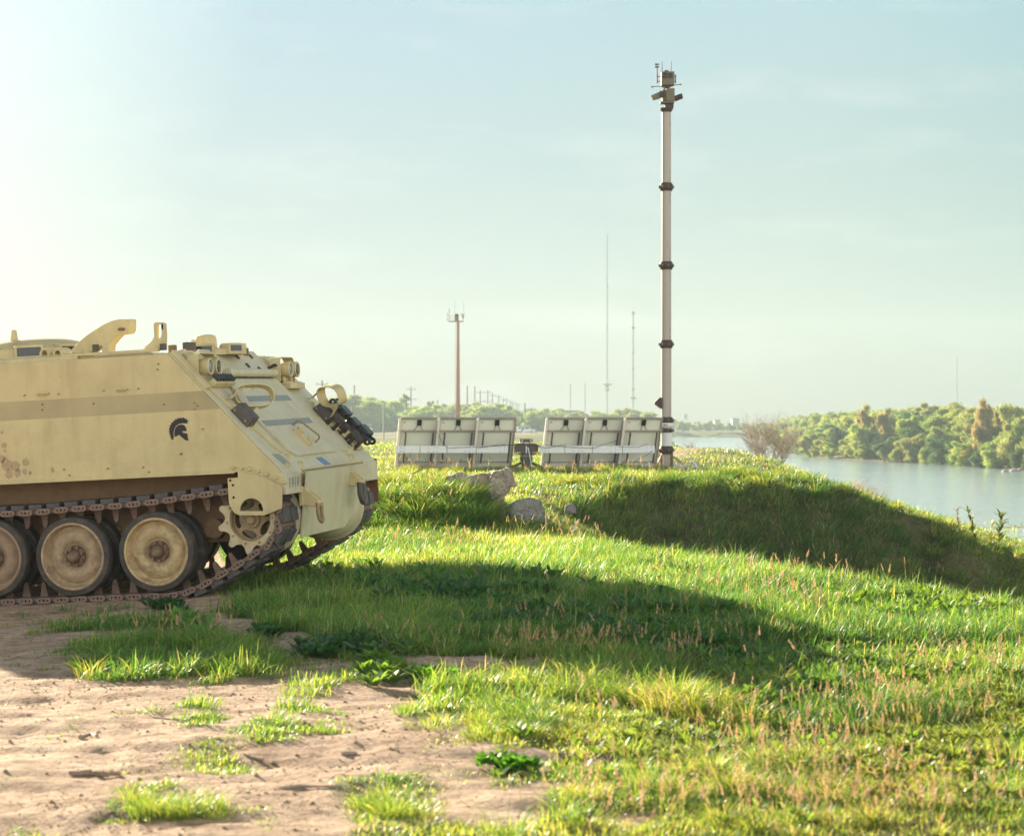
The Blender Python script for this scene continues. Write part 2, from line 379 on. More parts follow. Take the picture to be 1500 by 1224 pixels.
def pix(x, y, z): return 750 + FPX * x / y, HOR - FPX * (z - CAMZ) / y
def at(px, D): return (px - 750) / FPX * D
def zat(py, D): return CAMZ - (py - HOR) / FPX * D
def ground(px, py, dmin=5, dmax=70):
    """where the sight line of a photo pixel first meets the ground"""
    D = np.geomspace(dmin, dmax, 1500); x = (px - 750) / FPX * D
    zz = CAMZ - (py - HOR) / FPX * D; hh = height(x, D); i = np.argmax(hh > zz)
    return Vector((float(x[i]), float(D[i]), float(hh[i])))

# ---- vegetation mask: regions of the ground, traced in plan through the photo and fixed to the ground
def inpoly(px, py, P):
    c = np.zeros(px.shape, bool); n = len(P)
    for i in range(n):
        x1, y1 = P[i]; x2, y2 = P[(i + 1) % n]
        if y1 == y2: continue
        k = ((y1 > py) != (y2 > py)) & (px < (x2 - x1) * (py - y1) / (y2 - y1) + x1); c ^= k
    return c
G_BACK = [(345, 800), (330, 870), (372, 905), (430, 925), (500, 938), (560, 950), (610, 958), (640, 950), (760, 955), (800, 968), (900, 985), (1010, 990), (1100, 1012), (1500, 1010), (2100, 1000), (2100, 500), (-900, 500), (-900, 800)]
G_FRONT = [(600, 1042), (690, 1000), (780, 982), (860, 975), (1000, 978), (1060, 1040), (1250, 1010), (1500, 1000), (2300, 1000), (2300, 1500), (480, 1500), (520, 1215), (640, 1205), (790, 1205), (830, 1175), (800, 1135), (715, 1138), (735, 1085), (700, 1060), (600, 1052)]
G_ELL = [(265, 968, 165, 30, 1.0), (275, 935, 60, 20, 1.0), (240, 1180, 108, 26, .95), (405, 1072, 92, 12, .8), (310, 1110, 52, 20, .6), (275, 1048, 28, 6, .7),
         (570, 985, 55, 24, .3), (480, 1002, 60, 12, .5), (580, 1175, 80, 38, .8), (650, 1085, 50, 12, .35), (160, 912, 110, 18, .55), (495, 955, 45, 18, .4), (450, 1040, 45, 12, .45), (60, 1235, 70, 14, .3), (740, 1130, 40, 10, .6)]
G_BARE = [(1065, 1028, 60, 11), (1325, 1057, 70, 9), (940, 1208, 60, 12), (1010, 1130, 40, 8), (660, 965, 50, 9), (800, 962, 60, 7), (760, 1112, 45, 12), (1160, 1010, 30, 6), (870, 1110, 22, 6)]
def density(x, y, z=None):
    if z is None: z = height(x, y)
    px, py = pix(x, y, z)
    wx = px + 110 * fbm(x * 2.4, y * 2.4, 4, 2); wy = py + 62 * fbm(x * 2.9 + 9, y * 2.9, 4, 4) * np.clip(14 / y, 0, 1)
    flat = (y < 22)
    d = np.where(~flat, 1.0, 0.0)
    d = np.where(flat & inpoly(wx, wy, G_BACK), 1.0, d)
    d = np.where(flat & inpoly(wx, wy, G_FRONT), .9, d)
    for cx, cy_, rx, ry, a in G_ELL:
        e = ((wx - cx) / rx) ** 2 + ((wy - cy_) / ry) ** 2
        d = np.where(flat, np.maximum(d, a * np.clip(1.35 - e * .95, 0, 1) ** 1.3), d)
    for cx, cy_, rx, ry in G_BARE:
        e = ((wx - cx) / rx) ** 2 + ((wy - cy_) / ry) ** 2
        d = np.where(flat, d * np.clip(e - .25, 0.04, 1), d)
    d = np.where(flat, np.maximum(d, .16 * np.clip(5 * fbm(x * 3.1 + 2, y * 2.4, 3, 0) - .55, 0, 1)), d)
    # dirt under the carrier
    u = (x + 2.71) * .976 - (y - 15.6) * .211; v = (x + 2.71) * .2103 + (y - 15.6) * .977
    d = np.where((u < .25 + .2 * fbm(x * 3, y * 3, 2, 1)) & (v > -.35) & (v < 2.7), .02, d)
    d = np.where((u < .9) & (v > -.3) & (v < .6), d * .25, d)
    sl_ = sst(33, 35, y) * (1 - sst(38, 40, y)) * (x > 1.5); d = d * (1 - sl_ * np.clip(2.2 * fbm(x * .9 + 4, y * .9, 3, 1) - .12, 0, .8))
    # dirt track across the far rise and the field
    path = np.exp(-((x - 5.2 - .25 * (y - 66)) / 1.4) ** 2) * sst(56, 60, y) * (1 - sst(74, 80, y))
    d = d * (1 - .95 * path)
    return np.clip(d, 0, 1)
def thick(x, y):    # how lush: 0 short and dry .. 1 long and green
    px, py = pix(x, y, height(x, y))
    t = .5 + 1.2 * fbm(x * .5 + 3, y * .5, 3, 6)
    return np.clip(t, 0, 1)

# ------------------------------------------------------------------ ground sheet
def geo(a, b, first, n): 
    r = 1.0; lo, hi = 1.0001, 3
    for _ in range(60):
        r = (lo + hi) / 2; s = first * (r ** n - 1) / (r - 1)
        if s < abs(b - a): lo = r
        else: hi = r
    k = first * (r ** np.arange(1, n + 1) - 1) / (r - 1)
    return a + np.sign(b - a) * k
gx = np.concatenate([geo(-12, -1700, .3, 44)[::-1], np.arange(-12, -4.5, .15), np.arange(-4.5, 5, .04), np.arange(5, 12, .15), geo(12, 1700, .3, 44)])
gy = np.concatenate([geo(5.5, -60, .1, 24)[::-1], np.arange(5.5, 16, .045), np.arange(16, 48, .12), np.arange(48, 90, .5), geo(90, 1690, .8, 74)])
GX, GY = np.meshgrid(gx, gy); gz = height(GX.ravel(), GY.ravel()); gxx, gyy = GX.ravel(), GY.ravel()
V = np.stack([gxx, gyy, gz], 1); nx, ny = len(gx), len(gy)
ii = np.arange((ny - 1) * (nx - 1)); r_, c_ = ii // (nx - 1), ii % (nx - 1); a0 = r_ * nx + c_
Fq = np.stack([a0, a0 + 1, a0 + nx + 1, a0 + nx], 1)
dn = density(gxx, gyy, gz)
def lerp3(a, b, t): return np.asarray(a)[None] * (1 - t[:, None]) + np.asarray(b)[None] * t[:, None]
dirt = lerp3((.66, .50, .38), (.47, .34, .25), np.clip(.5 + 1.3 * fbm(gxx * 1.7, gyy * 1.7, 4, 1), 0, 1))
soil = lerp3((.13, .125, .05), (.075, .10, .035), np.clip(.5 + fbm(gxx * 2, gyy * 2, 3, 2), 0, 1))
field = lerp3((.20, .20, .065), (.13, .16, .05), np.clip(.5 + 1.6 * fbm(gxx * .06, gyy * .02, 4, 3), 0, 1))
scz = (sst(33, 35, gyy) * (1 - sst(38, 41, gyy)) * (gxx > 1.5))[:, None]
dirt = dirt * (1 - scz) + np.array([[.14, .10, .07]]) * scz
gc = dirt * (1 - dn[:, None]) + soil * dn[:, None]
kf = sst(45, 75, gyy)[:, None]; gc = gc * (1 - kf) + (field * dn[:, None] + dirt * (1 - dn[:, None])) * kf
# bare dirt road far out in the field
rd = np.exp(-((gyy - 545 - gxx * 1.2) / 45) ** 2) * (gyy > 300) * (gxx < 25) + .6 * np.exp(-((gyy - 300) / 14) ** 2) * sst(-8, -14, gxx)
rd = np.clip(rd, 0, 1)[:, None]; gc = gc * (1 - rd) + np.array([[.40, .31, .22]]) * rd
mud = sst(WATER + .9, WATER + .2, gz)[:, None]; gc = gc * (1 - mud) + np.array([[.26, .19, .13]]) * mud
m, t, b = newmat('ground_soil_and_grass'); n = t.nodes; l = t.links
vc = n.new('ShaderNodeAttribute'); vc.attribute_name = 'Col'; tcn = n.new('ShaderNodeTexCoord')
nz = n.new('ShaderNodeTexNoise'); nz.inputs['Scale'].default_value = 6; nz.inputs['Detail'].default_value = 10; nz.inputs['Roughness'].default_value = .7
mpg = n.new('ShaderNodeMapping'); mpg.inputs['Rotation'].default_value = (0, 0, R(-12)); mpg.inputs['Scale'].default_value = (1, 1.7, 1)
l.new(tcn.outputs['Object'], mpg.inputs[0]); l.new(mpg.outputs[0], nz.inputs['Vector'])
rp = n.new('ShaderNodeValToRGB'); rp.color_ramp.elements[0].position = .32; rp.color_ramp.elements[1].position = .62
rp.color_ramp.elements[0].color = (.50, .43, .37, 1); rp.color_ramp.elements[1].color = (1.1, 1.08, 1.05, 1)
l.new(nz.outputs[0], rp.inputs[0])
n2 = n.new('ShaderNodeTexNoise'); n2.inputs['Scale'].default_value = 45; n2.inputs['Detail'].default_value = 6; l.new(tcn.outputs['Object'], n2.inputs['Vector'])
r2 = n.new('ShaderNodeValToRGB'); r2.color_ramp.elements[0].position = .3; r2.color_ramp.elements[1].position = .5; r2.color_ramp.elements[0].color = (.72, .68, .62, 1)
l.new(n2.outputs[0], r2.inputs[0])
x1 = n.new('ShaderNodeMix'); x1.data_type = 'RGBA'; x1.blend_type = 'MULTIPLY'; x1.inputs[0].default_value = 1
x2 = n.new('ShaderNodeMix'); x2.data_type = 'RGBA'; x2.blend_type = 'MULTIPLY'; x2.inputs[0].default_value = 1
l.new(vc.outputs['Color'], x1.inputs[6]); l.new(rp.outputs[0], x1.inputs[7]); l.new(x1.outputs[2], x2.inputs[6]); l.new(r2.outputs[0], x2.inputs[7])
l.new(x2.outputs[2], b.inputs['Base Color']); b.inputs['Roughness'].default_value = .95; b.inputs['Specular IOR Level'].default_value = .15
bp = n.new('ShaderNodeBump'); bp.inputs['Strength'].default_value = .8; bp.inputs['Distance'].default_value = .04
l.new(nz.outputs[0], bp.inputs['Height'])
bp2 = n.new('ShaderNodeBump'); bp2.inputs['Strength'].default_value = .9; bp2.inputs['Distance'].default_value = .012
l.new(n2.outputs[0], bp2.inputs['Height']); l.new(bp.outputs[0], bp2.inputs['Normal']); l.new(bp2.outputs[0], b.inputs['Normal'])
tag(link('ground', nmesh('ground', V, [Fq], m, gc, smooth=True)), 'river bank of bare tan dirt and rough green grass', kind='structure')

# ------------------------------------------------------------------ river
m, t, b = newmat('river_water'); n = t.nodes; l = t.links
b.inputs['Base Color'].default_value = (.37, .48, .51, 1); b.inputs['Roughness'].default_value = .12; b.inputs['IOR'].default_value = 1.33
tcn = n.new('ShaderNodeTexCoord'); mpw = n.new('ShaderNodeMapping'); mpw.inputs['Scale'].default_value = (.5, .35, 1); l.new(tcn.outputs['Object'], mpw.inputs[0])
nz = n.new('ShaderNodeTexNoise'); nz.inputs['Scale'].default_value = 2.2; nz.inputs['Detail'].default_value = 6; l.new(mpw.outputs[0], nz.inputs['Vector'])
n2 = n.new('ShaderNodeTexNoise'); n2.inputs['Scale'].default_value = .12; n2.inputs['Detail'].default_value = 3; l.new(mpw.outputs[0], n2.inputs['Vector'])
ma = n.new('ShaderNodeMath'); ma.operation = 'MULTIPLY'; l.new(nz.outputs[0], ma.inputs[0]); l.new(n2.outputs[0], ma.inputs[1])
bp = n.new('ShaderNodeBump'); bp.inputs['Strength'].default_value = .75; bp.inputs['Distance'].default_value = .35
l.new(ma.outputs[0], bp.inputs['Height']); l.new(bp.outputs[0], b.inputs['Normal'])
wy_ = [10, 40, 80, 120, 180, 257, 346, 428, 520, 640, 780, 822]
wl = [min(xe(v) + 4, xr(v) - 12) for v in wy_]; wr = [xr(v) + 9 for v in wy_]
mb = MB(); Vv = []
for a_, c, d in zip(wy_, wl, wr): Vv += [(c, a_, WATER), (d, a_, WATER)]
mb.add(Vv, [(2 * i, 2 * i + 1, 2 * i + 3, 2 * i + 2) for i in range(len(wy_) - 1)])
tag(mb.build('river_water', m, smooth=False), 'wide calm pale blue river', kind='structure')

# ------------------------------------------------------------------ grass and weeds
TT = np.array([0, .4, .75, 1.0])
def blades(P, H, W, az, lean, C, prof=(1, .85, .5), droop=1.6, tipc=1.25, face=None):
    """P (n,3) bases; H,W lengths; az lean direction; lean 0..1.5; C (n,3)"""
    k = len(P); dirv = np.stack([np.cos(az), np.sin(az), np.zeros(k)], 1)
    fa = (az + math.pi / 2 + rng.normal(0, .7, k)) if face is None else face
    side = np.stack([np.cos(fa), np.sin(fa), np.zeros(k)], 1)
    V = np.zeros((k, 7, 3), np.float32); Cc = np.zeros((k, 7, 3), np.float32)
    j = 0
    for i, tt in enumerate(TT):
        up = H * tt * (1 - .28 * np.clip(lean, 0, 2) * tt ** droop); out = H * lean * tt ** droop * .85
        c = P + dirv * out[:, None]; c[:, 2] += up
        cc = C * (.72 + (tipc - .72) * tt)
        if i < 3:
            wv = side * (W * prof[i] / 2)[:, None]
            V[:, j] = c - wv; V[:, j + 1] = c + wv; Cc[:, j] = cc; Cc[:, j + 1] = cc; j += 2
        else: V[:, 6] = c; Cc[:, 6] = cc
    b = (np.arange(k) * 7)[:, None]
    Q = np.concatenate([b + np.array([[0, 1, 3, 2]]), b + np.array([[2, 3, 5, 4]])]); T = b + np.array([[4, 5, 6]])
    return V.reshape(-1, 3), Q, T, Cc.reshape(-1, 3)
class Veg:
    def __init__(s): s.V = []; s.Q = []; s.T = []; s.C = []; s.n = 0
    def add(s, V, Q, T, C):
        s.V.append(V); s.C.append(C)
        if Q is not None: s.Q.append(Q + s.n)
        if T is not None: s.T.append(T + s.n)
        s.n += len(V)
    def build(s, name, m):
        F = ([np.concatenate(s.Q)] if s.Q else []) + ([np.concatenate(s.T)] if s.T else [])
        return link(name, nmesh(name, np.concatenate(s.V), F, m, np.concatenate(s.C)))
def scatter(n, d0, d1, p0=-260, p1=1760):
    """n points, even over the ground between two distances inside a wide wedge"""
    D = np.sqrt(rng.random(n) * (d1 * d1 - d0 * d0) + d0 * d0); x = (p0 + (p1 - p0) * rng.random(n) - 750) / FPX * D
    return x, D
GREENS = np.array([(.055, .150, .045), (.105, .22, .05), (.21, .31, .07), (.37, .40, .11), (.52, .44, .22), (.42, .29, .20)])
def tufts(veg, nt, d0, d1, per, hh, ww, spread, keep=None, p0=-260, scarp=False, p1=1760):
    x, y = scatter(nt, d0, d1, p0, p1); z = height(x, y); dn = density(x, y, z)
    if scarp: dn = dn * (np.abs(height(x, y + .25) - height(x, y - .25)) > .13)      # only on the steep slope
    clump = np.clip(.68 + 1.9 * fbm(x * 1.5, y * 1.5, 4, 5), .10, 1.6)
    ok = rng.random(nt) < dn * (clump if keep is None else keep); x, y, z, dn, clump = x[ok], y[ok], z[ok], dn[ok], clump[ok]
    px, py = pix(x, y, z)
    lush = np.clip(thick(x, y) + (.4 if scarp else 0) + .28 * sst(1010, 900, py) * (y < 25) - .15 * sst(1020, 1100, py), 0, 1)
    # tall soft grass by the concrete, at the crest, and short thin grass on the dirt
    tall = .62 + .75 * lush * clump + .5 * np.exp(-((x + 1.0) / 1.6) ** 2 - ((y - 26.5) / 2) ** 2)
    tall = tall * (.45 + .55 * dn)
    tall *= 1 - .35 * sst(1010, 1060, py) * (y < 12)
    n = len(x); k = np.repeat(np.arange(n), per); m_ = len(k)
    ta = rng.random(m_) * 2 * math.pi; tr = spread * np.sqrt(rng.random(m_))
    P = np.stack([x[k] + tr * np.cos(ta), y[k] + tr * np.sin(ta), z[k] - .006], 1)
    H = hh * tall[k] * (.35 + .9 * rng.random(m_)) * np.interp(rng.random(n), [0, .9, 1], [.75, 1.15, 1.7])[k]
    W = ww * (.6 + .8 * rng.random(m_)); az = ta + rng.normal(0, .6, m_)
    wind = rng.random(m_) < .35; az = np.where(wind, -.3 + rng.normal(0, .5, m_), az)
    lean = np.abs(rng.normal(.8, .55, m_))
    u = np.clip(2.35 - 1.9 * lush[k] + rng.normal(0, .75, m_) + 3.2 * (fbm(x * .8, y * .8, 3, 7)[k]), 0, 5)
    u = np.where(rng.random(m_) < .09, 4.0 + rng.random(m_), u); i0 = np.minimum(u.astype(int), 4); f = (u - i0)[:, None]
    C = GREENS[i0] * (1 - f) + GREENS[np.minimum(i0 + 1, 5)] * f
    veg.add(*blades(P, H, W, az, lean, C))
g = Veg()
tufts(g, 34000, 5.2, 9.5, 13, .075, .0042, .05)
tufts(g, 30000, 9.5, 14, 13, .105, .0052, .06)
tufts(g, 34000, 14, 21, 12, .12, .0055, .08)
for a_, b_ in ((1760, 3200), (-1700, -260)):                       # thinner grass to either side of the view
    tufts(g, 9000, 5.2, 10, 12, .10, .007, .08, p0=a_, p1=b_); tufts(g, 10000, 10, 21, 12, .14, .009, .12, p0=a_, p1=b_)
def clumps(veg, x, y, hh, rad, nb, ww, dry):
    z = height(x, y); n = len(x); k = np.repeat(np.arange(n), nb); m_ = len(k)
    ta = rng.random(m_) * 6.28; tr = rad[k] * np.sqrt(rng.random(m_)) * .8
    P = np.stack([x[k] + tr * np.cos(ta), y[k] + tr * np.sin(ta), z[k] - .01], 1)
    H = hh[k] * (.35 + .75 * rng.random(m_)); lean = .25 + 1.1 * tr / rad[k] + np.abs(rng.normal(0, .3, m_)); az = ta + rng.normal(0, .5, m_)
    u = np.clip(dry[k] + rng.normal(0, .9, m_), 0, 5); i0 = np.minimum(u.astype(int), 4); f = (u - i0)[:, None]
    veg.add(*blades(P, H, ww * (.6 + .8 * rng.random(m_)) * (y[k] / 10) ** .6, az, lean, GREENS[i0] * (1 - f) + GREENS[np.minimum(i0 + 1, 5)] * f, droop=2.2))
nc = 1500; x, y = scatter(nc, 5.6, 22); ok = rng.random(nc) < density(x, y) ** 2 * np.clip(.25 + 2.4 * fbm(x * .9, y * .9, 3, 3), .02, 1); x, y = x[ok], y[ok]; n_ = len(x)
clumps(g, x, y, .09 + .13 * rng.random(n_), .05 + .09 * rng.random(n_), 80, .0034, np.clip(1.3 + 5 * fbm(x * .6, y * .6, 2, 1) + rng.normal(0, .6, n_), 0, 4.5))
def gspots(n, cx, cy, rx, ry, dmax=60):
    q = rng.normal(0, .5, (n, 2)); P = [ground(cx + a * rx, cy + b_ * ry, 5, dmax) for a, b_ in q]
    return np.array([p.x for p in P]), np.array([p.y for p in P])
for n_, cx, cy_, rx, ry, h_, r_, dr in [(34, 900, 1010, 190, 20, .19, .12, 2.6), (16, 1000, 1035, 70, 26, .22, .13, 2.9), (16, 275, 950, 45, 14, .20, .09, 1.8), (12, 330, 975, 60, 12, .14, .08, 1.6), (10, 200, 975, 60, 10, .13, .08, 1.8),
                                     (9, 250, 1185, 60, 12, .11, .09, 3.0), (8, 590, 1185, 60, 20, .12, .09, 2.6), (40, 1180, 1150, 260, 60, .15, .10, 3.0), (26, 760, 1060, 120, 26, .13, .10, 2.6), (30, 620, 770, 110, 24, .26, .16, 1.8), (24, 1300, 1040, 180, 30, .18, .12, 1.4), (30, 1050, 900, 220, 30, .18, .12, 1.0), (26, 620, 900, 200, 30, .18, .12, .6), (24, 1400, 930, 120, 30, .17, .12, 2.0)]:
    a, c = gspots(n_, cx, cy_, rx, ry); clumps(g, a, c, h_ * .85 * (.6 + .6 * rng.random(n_)), r_ * (.7 + .6 * rng.random(n_)), 150, .0034, np.full(n_, dr - .5) + rng.normal(0, .5, n_))
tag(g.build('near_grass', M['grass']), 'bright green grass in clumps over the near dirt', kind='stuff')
g = Veg()
tufts(g, 52000, 21, 34, 11, .11, .0068, .12)
tufts(g, 46000, 30, 41, 11, .19, .011, .13, p0=800, scarp=True)
tufts(g, 20000, 34, 48, 10, .13, .014, .2)
tufts(g, 17000, 48, 80, 9, .12, .02, .35)
tufts(g, 9000, 80, 190, 8, .22, .06, .9)
for a_, b_ in ((1760, 3200), (-1700, -260)): tufts(g, 12000, 21, 60, 10, .15, .018, .25, p0=a_, p1=b_)
for n_, x0, x1, d0, d1, h_, dr in [(46, 560, 715, 24.0, 25.2, .34, 1.0), (30, 640, 712, 25.0, 25.4, .30, 1.3), (22, 715, 812, 24.0, 24.7, .24, 1.2), (26, 742, 770, 24.9, 25.6, .22, 1.5), (40, 545, 720, 26.5, 28, .26, 2.2), (60, 570, 980, 48.5, 51, .22, 2.4), (90, 900, 1480, 33.5, 38, .40, .8), (60, 820, 1400, 37, 39.5, .28, 1.9)]:
    c = rng.uniform(d0, d1, n_); a = (rng.uniform(x0, x1, n_) - 750) / FPX * c; clumps(g, a, c, h_ * (.6 + .6 * rng.random(n_)), .16 + .12 * rng.random(n_), 110, .0062, np.full(n_, dr) + rng.normal(0, .6, n_))
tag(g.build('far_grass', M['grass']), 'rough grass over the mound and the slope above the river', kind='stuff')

# broad-leaved weeds (low rosettes and bright leafy patches)
def weeds(veg, x, y, per, ln, wd, C0, lift=.5):
    z = height(x, y); n = len(x); k = np.repeat(np.arange(n), per); m_ = len(k)
    ta = rng.random(m_) * 2 * math.pi; tr = rng.random(m_) * ln * .8
    P = np.stack([x[k] + tr * np.cos(ta), y[k] + tr * np.sin(ta), z[k] + rng.random(m_) * lift * ln], 1)
    H = ln * (.45 + .6 * rng.random(m_)); W = wd * (.6 + .7 * rng.random(m_)); lean = .6 + .9 * rng.random(m_)
    C = (np.asarray(C0) * [1.5, 1.05, 1.4])[None] * (.6 + .8 * rng.random(m_))[:, None]
    veg.add(*blades(P, H, W, ta, lean, C, prof=(.35, 1.0, .8), droop=1.2, tipc=1.1, face=ta + math.pi / 2 + rng.normal(0, .3, m_)))
g = Veg()
def wspots(n, cx, cy, rx, ry):
    q = rng.normal(0, .5, (n, 2)); X = []; Y = []
    for a, b_ in q:
        p = ground(cx + a * rx, cy + b_ * ry, 5, 60); X.append(p.x); Y.append(p.y)
    return np.array(X), np.array(Y)
for n_, cx, cy_, rx, ry, ln, wd, c in [
    (13, 565, 985, 48, 20, .075, .03, (.08, .19, .03)), (6, 580, 960, 36, 12, .08, .03, (.07, .17, .03)), (12, 640, 1000, 30, 8, .07, .03, (.06, .2, .02)),
    (22, 490, 958, 55, 16, .08, .03, (.035, .12, .035)), (9, 135, 985, 32, 8, .06, .024, (.06, .2, .02)), (10, 270, 925, 18, 10, .12, .035, (.08, .2, .03)),
    (10, 388, 930, 22, 6, .06, .026, (.035, .12, .03)), (70, 1180, 985, 170, 34, .075, .026, (.065, .155, .03)), (70, 1330, 970, 150, 40, .075, .026, (.075, .17, .03)),
    (50, 1010, 940, 130, 34, .08, .028, (.035, .13, .03)), (10, 740, 1125, 40, 10, .045, .02, (.06, .20, .02)), (50, 900, 910, 160, 26, .10, .034, (.035, .12, .03)),
    (60, 1420, 1070, 150, 60, .05, .018, (.14, .22, .05)), (14, 1120, 1035, 60, 16, .055, .022, (.07, .17, .03)), (18, 245, 893, 40, 5, .07, .026, (.03, .11, .03)),
    (60, 1130, 860, 160, 30, .085, .026, (.07, .18, .03)), (60, 1300, 905, 180, 36, .085, .026, (.08, .2, .03)), (40, 700, 870, 180, 25, .11, .034, (.035, .12, .03)),
    (60, 1400, 880, 110, 20, .10, .026, (.09, .2, .03)), (30, 1000, 1100, 150, 60, .05, .02, (.12, .22, .04)), (40, 1300, 1150, 200, 60, .05, .02, (.14, .23, .05))]:
    X, Y = wspots(n_, cx, cy_, rx, ry); weeds(g, X, Y, 26, ln, wd, c)
x, y = scatter(2600, 14, 34); ok = (rng.random(2600) < density(x, y) * np.clip(.1 + 2.2 * fbm(x * .7 + 5, y * .7, 2, 4), 0, 1)); weeds(g, x[ok], y[ok], 16, .12, .032, (.06, .16, .03))
x, y = scatter(2600, 5.5, 14, 650, 1760); ok = (rng.random(2600) < density(x, y) * np.clip(.1 + 2.0 * fbm(x * 1.3 + 5, y * 1.3, 2, 4), 0, 1)); weeds(g, x[ok], y[ok], 12, .05, .018, (.09, .2, .03))
tag(g.build('broadleaf_weeds', M['grass']), 'patches of low broad-leaved weeds among the grass', kind='stuff')

# seed heads on thin stalks
def foxtails(veg, x, y, hh, sz):
    z = height(x, y); n = len(x); az = rng.random(n) * 2 * math.pi; lean = np.abs(rng.normal(.38, .28, n)); H = hh * (.7 + .5 * rng.random(n))
    P = np.stack([x, y, z], 1); C = np.tile([.26, .24, .09], (n, 1))
    veg.add(*blades(P, H, np.full(n, .0024) * (y / 9) ** .5, az, lean, C, prof=(1, 1, 1), droop=1.3))
    d = np.stack([np.cos(az), np.sin(az), np.zeros(n)], 1)
    top = P + d * (H * lean * .85 * .96)[:, None]; top[:, 2] += H * (1 - .28 * lean) * .96
    ax = d * (lean * .9)[:, None]; ax[:, 2] += 1; ax /= np.linalg.norm(ax, axis=1)[:, None]
    q = np.cross(ax, np.array([[0, 1., 0]])); q /= np.linalg.norm(q, axis=1)[:, None]; p = np.cross(ax, q)
    L_ = sz * (.7 + .6 * rng.random(n)); r = L_ * .105
    c0 = np.array([.40, .295, .20])[None] * (.75 + .5 * rng.random(n))[:, None] * np.stack([np.ones(n), 1 - .2 * rng.random(n), 1 - .3 * rng.random(n)], 1)
    # spiky spindle: bristle fan of thin triangles round the axis
    nb = 12
    for i in range(nb):
        t0 = i / nb; c = top + ax * (L_ * t0)[:, None]; a = rng.random(n) * 6.28
        o = (q * np.cos(a)[:, None] + p * np.sin(a)[:, None]); rr = (r * (1 - .45 * t0) * 1.5)[:, None]
        v0 = c - np.cross(o, ax) * rr * .75; v1 = c + np.cross(o, ax) * rr * .75; v2 = c + o * rr * 1.3 + ax * (L_ * .26)[:, None]
        V = np.stack([v0, v1, v2], 1).reshape(-1, 3); T = np.arange(3 * n).reshape(n, 3)
        veg.add(V.astype(np.float32), None, T, np.repeat(c0, 3, 0))
g = Veg()
X = []; Y = []
for n_, cx, cy_, rx, ry in [(40, 770, 975, 110, 8), (34, 880, 972, 80, 8), (26, 990, 985, 60, 9), (12, 1090, 985, 90, 20), (120, 1150, 1120, 190, 50), (120, 1320, 1060, 160, 36), (160, 1150, 1200, 260, 40),
                       (30, 950, 1060, 140, 30), (130, 1330, 1180, 200, 50), (60, 900, 1180, 120, 40), (26, 260, 950, 110, 14), (8, 560, 955, 30, 5), (30, 600, 820, 140, 22), (40, 800, 800, 160, 16), (50, 1250, 860, 200, 14), (30, 1150, 905, 120, 20),
                       (60, 640, 690, 80, 10), (40, 650, 740, 120, 20), (40, 1000, 880, 160, 30), (30, 870, 930, 200, 20), (50, 900, 700, 150, 8), (8, 1160, 820, 80, 5), (40, 1400, 1000, 120, 25)]:
    a, b_ = wspots(n_, cx, cy_, rx, ry); X.append(a); Y.append(b_)
X = np.concatenate(X); Y = np.concatenate(Y); foxtails(g, X, Y, np.interp(Y, [7, 12, 25], [.11, .19, .28]), np.interp(Y, [7, 12, 25, 50], [.036, .05, .065, .11]))
tag(g.build('seed_heads', M['straw']), 'pinkish tan seed heads standing above the grass', kind='stuff')

# clods, straw and bits of litter on the bare dirt
g = Veg(); n = 30000; x, y = scatter(n, 5.4, 15, -100, 1300); dn = density(x, y); ok = rng.random(n) < (1 - dn) * np.clip(.35 + 2 * fbm(x * 1.5, y * 1.5, 2, 2), .05, 1); x, y = x[ok], y[ok]; z = height(x, y); n = len(x)
s = .0025 + .010 * rng.random(n) ** 5
base = np.array([(1, 0, 0), (0, 1, 0), (-1, 0, 0), (0, -1, 0), (0, 0, .8), (0, 0, -.5)], float)
V = base[None] * (s[:, None, None] * (.7 + .7 * rng.random((n, 6, 1)))); a = rng.random(n) * 6.28; ca, sa = np.cos(a)[:, None], np.sin(a)[:, None]
V = np.stack([V[..., 0] * ca - V[..., 1] * sa, V[..., 0] * sa + V[..., 1] * ca, V[..., 2]], -1) + np.stack([x, y, z], 1)[:, None]
T = np.array([(0, 1, 4), (1, 2, 4), (2, 3, 4), (3, 0, 4), (1, 0, 5), (2, 1, 5), (3, 2, 5), (0, 3, 5)]); T = (np.arange(n) * 6)[:, None, None] + T[None]
cc = np.repeat(lerp3((.50, .38, .27), (.22, .15, .10), rng.random(n)), 6, 0)
g.add(V.reshape(-1, 3), None, T.reshape(-1, 3), cc)
n = 60000; x, y = scatter(n, 5.4, 16, -100, 1400); z = height(x, y) + .004; az = rng.normal(.15, .9, n); ok = (density(x, y) < .7) & (rng.random(n) < np.clip(.02 + 2.6 * fbm(x * 1.3 + 7, y * 2.6, 4, 3), .03, 1)); x, y, z, az = x[ok], y[ok], z[ok], az[ok]; n = len(x)
g.add(*blades(np.stack([x, y, z], 1), np.full(n, .011), np.full(n, .0045), az, 1.5 + 4.5 * rng.random(n) ** 2, np.tile([.20, .13, .085], (n, 1)) * (.35 + 1.1 * rng.random((n, 1)) ** 2), droop=1))
md = leafmat('dry_litter', .1, .9, (1, 1, 1), .1); tag(g.build('dirt_litter', md), 'small clods and straw scattered on the bare dirt', kind='stuff')

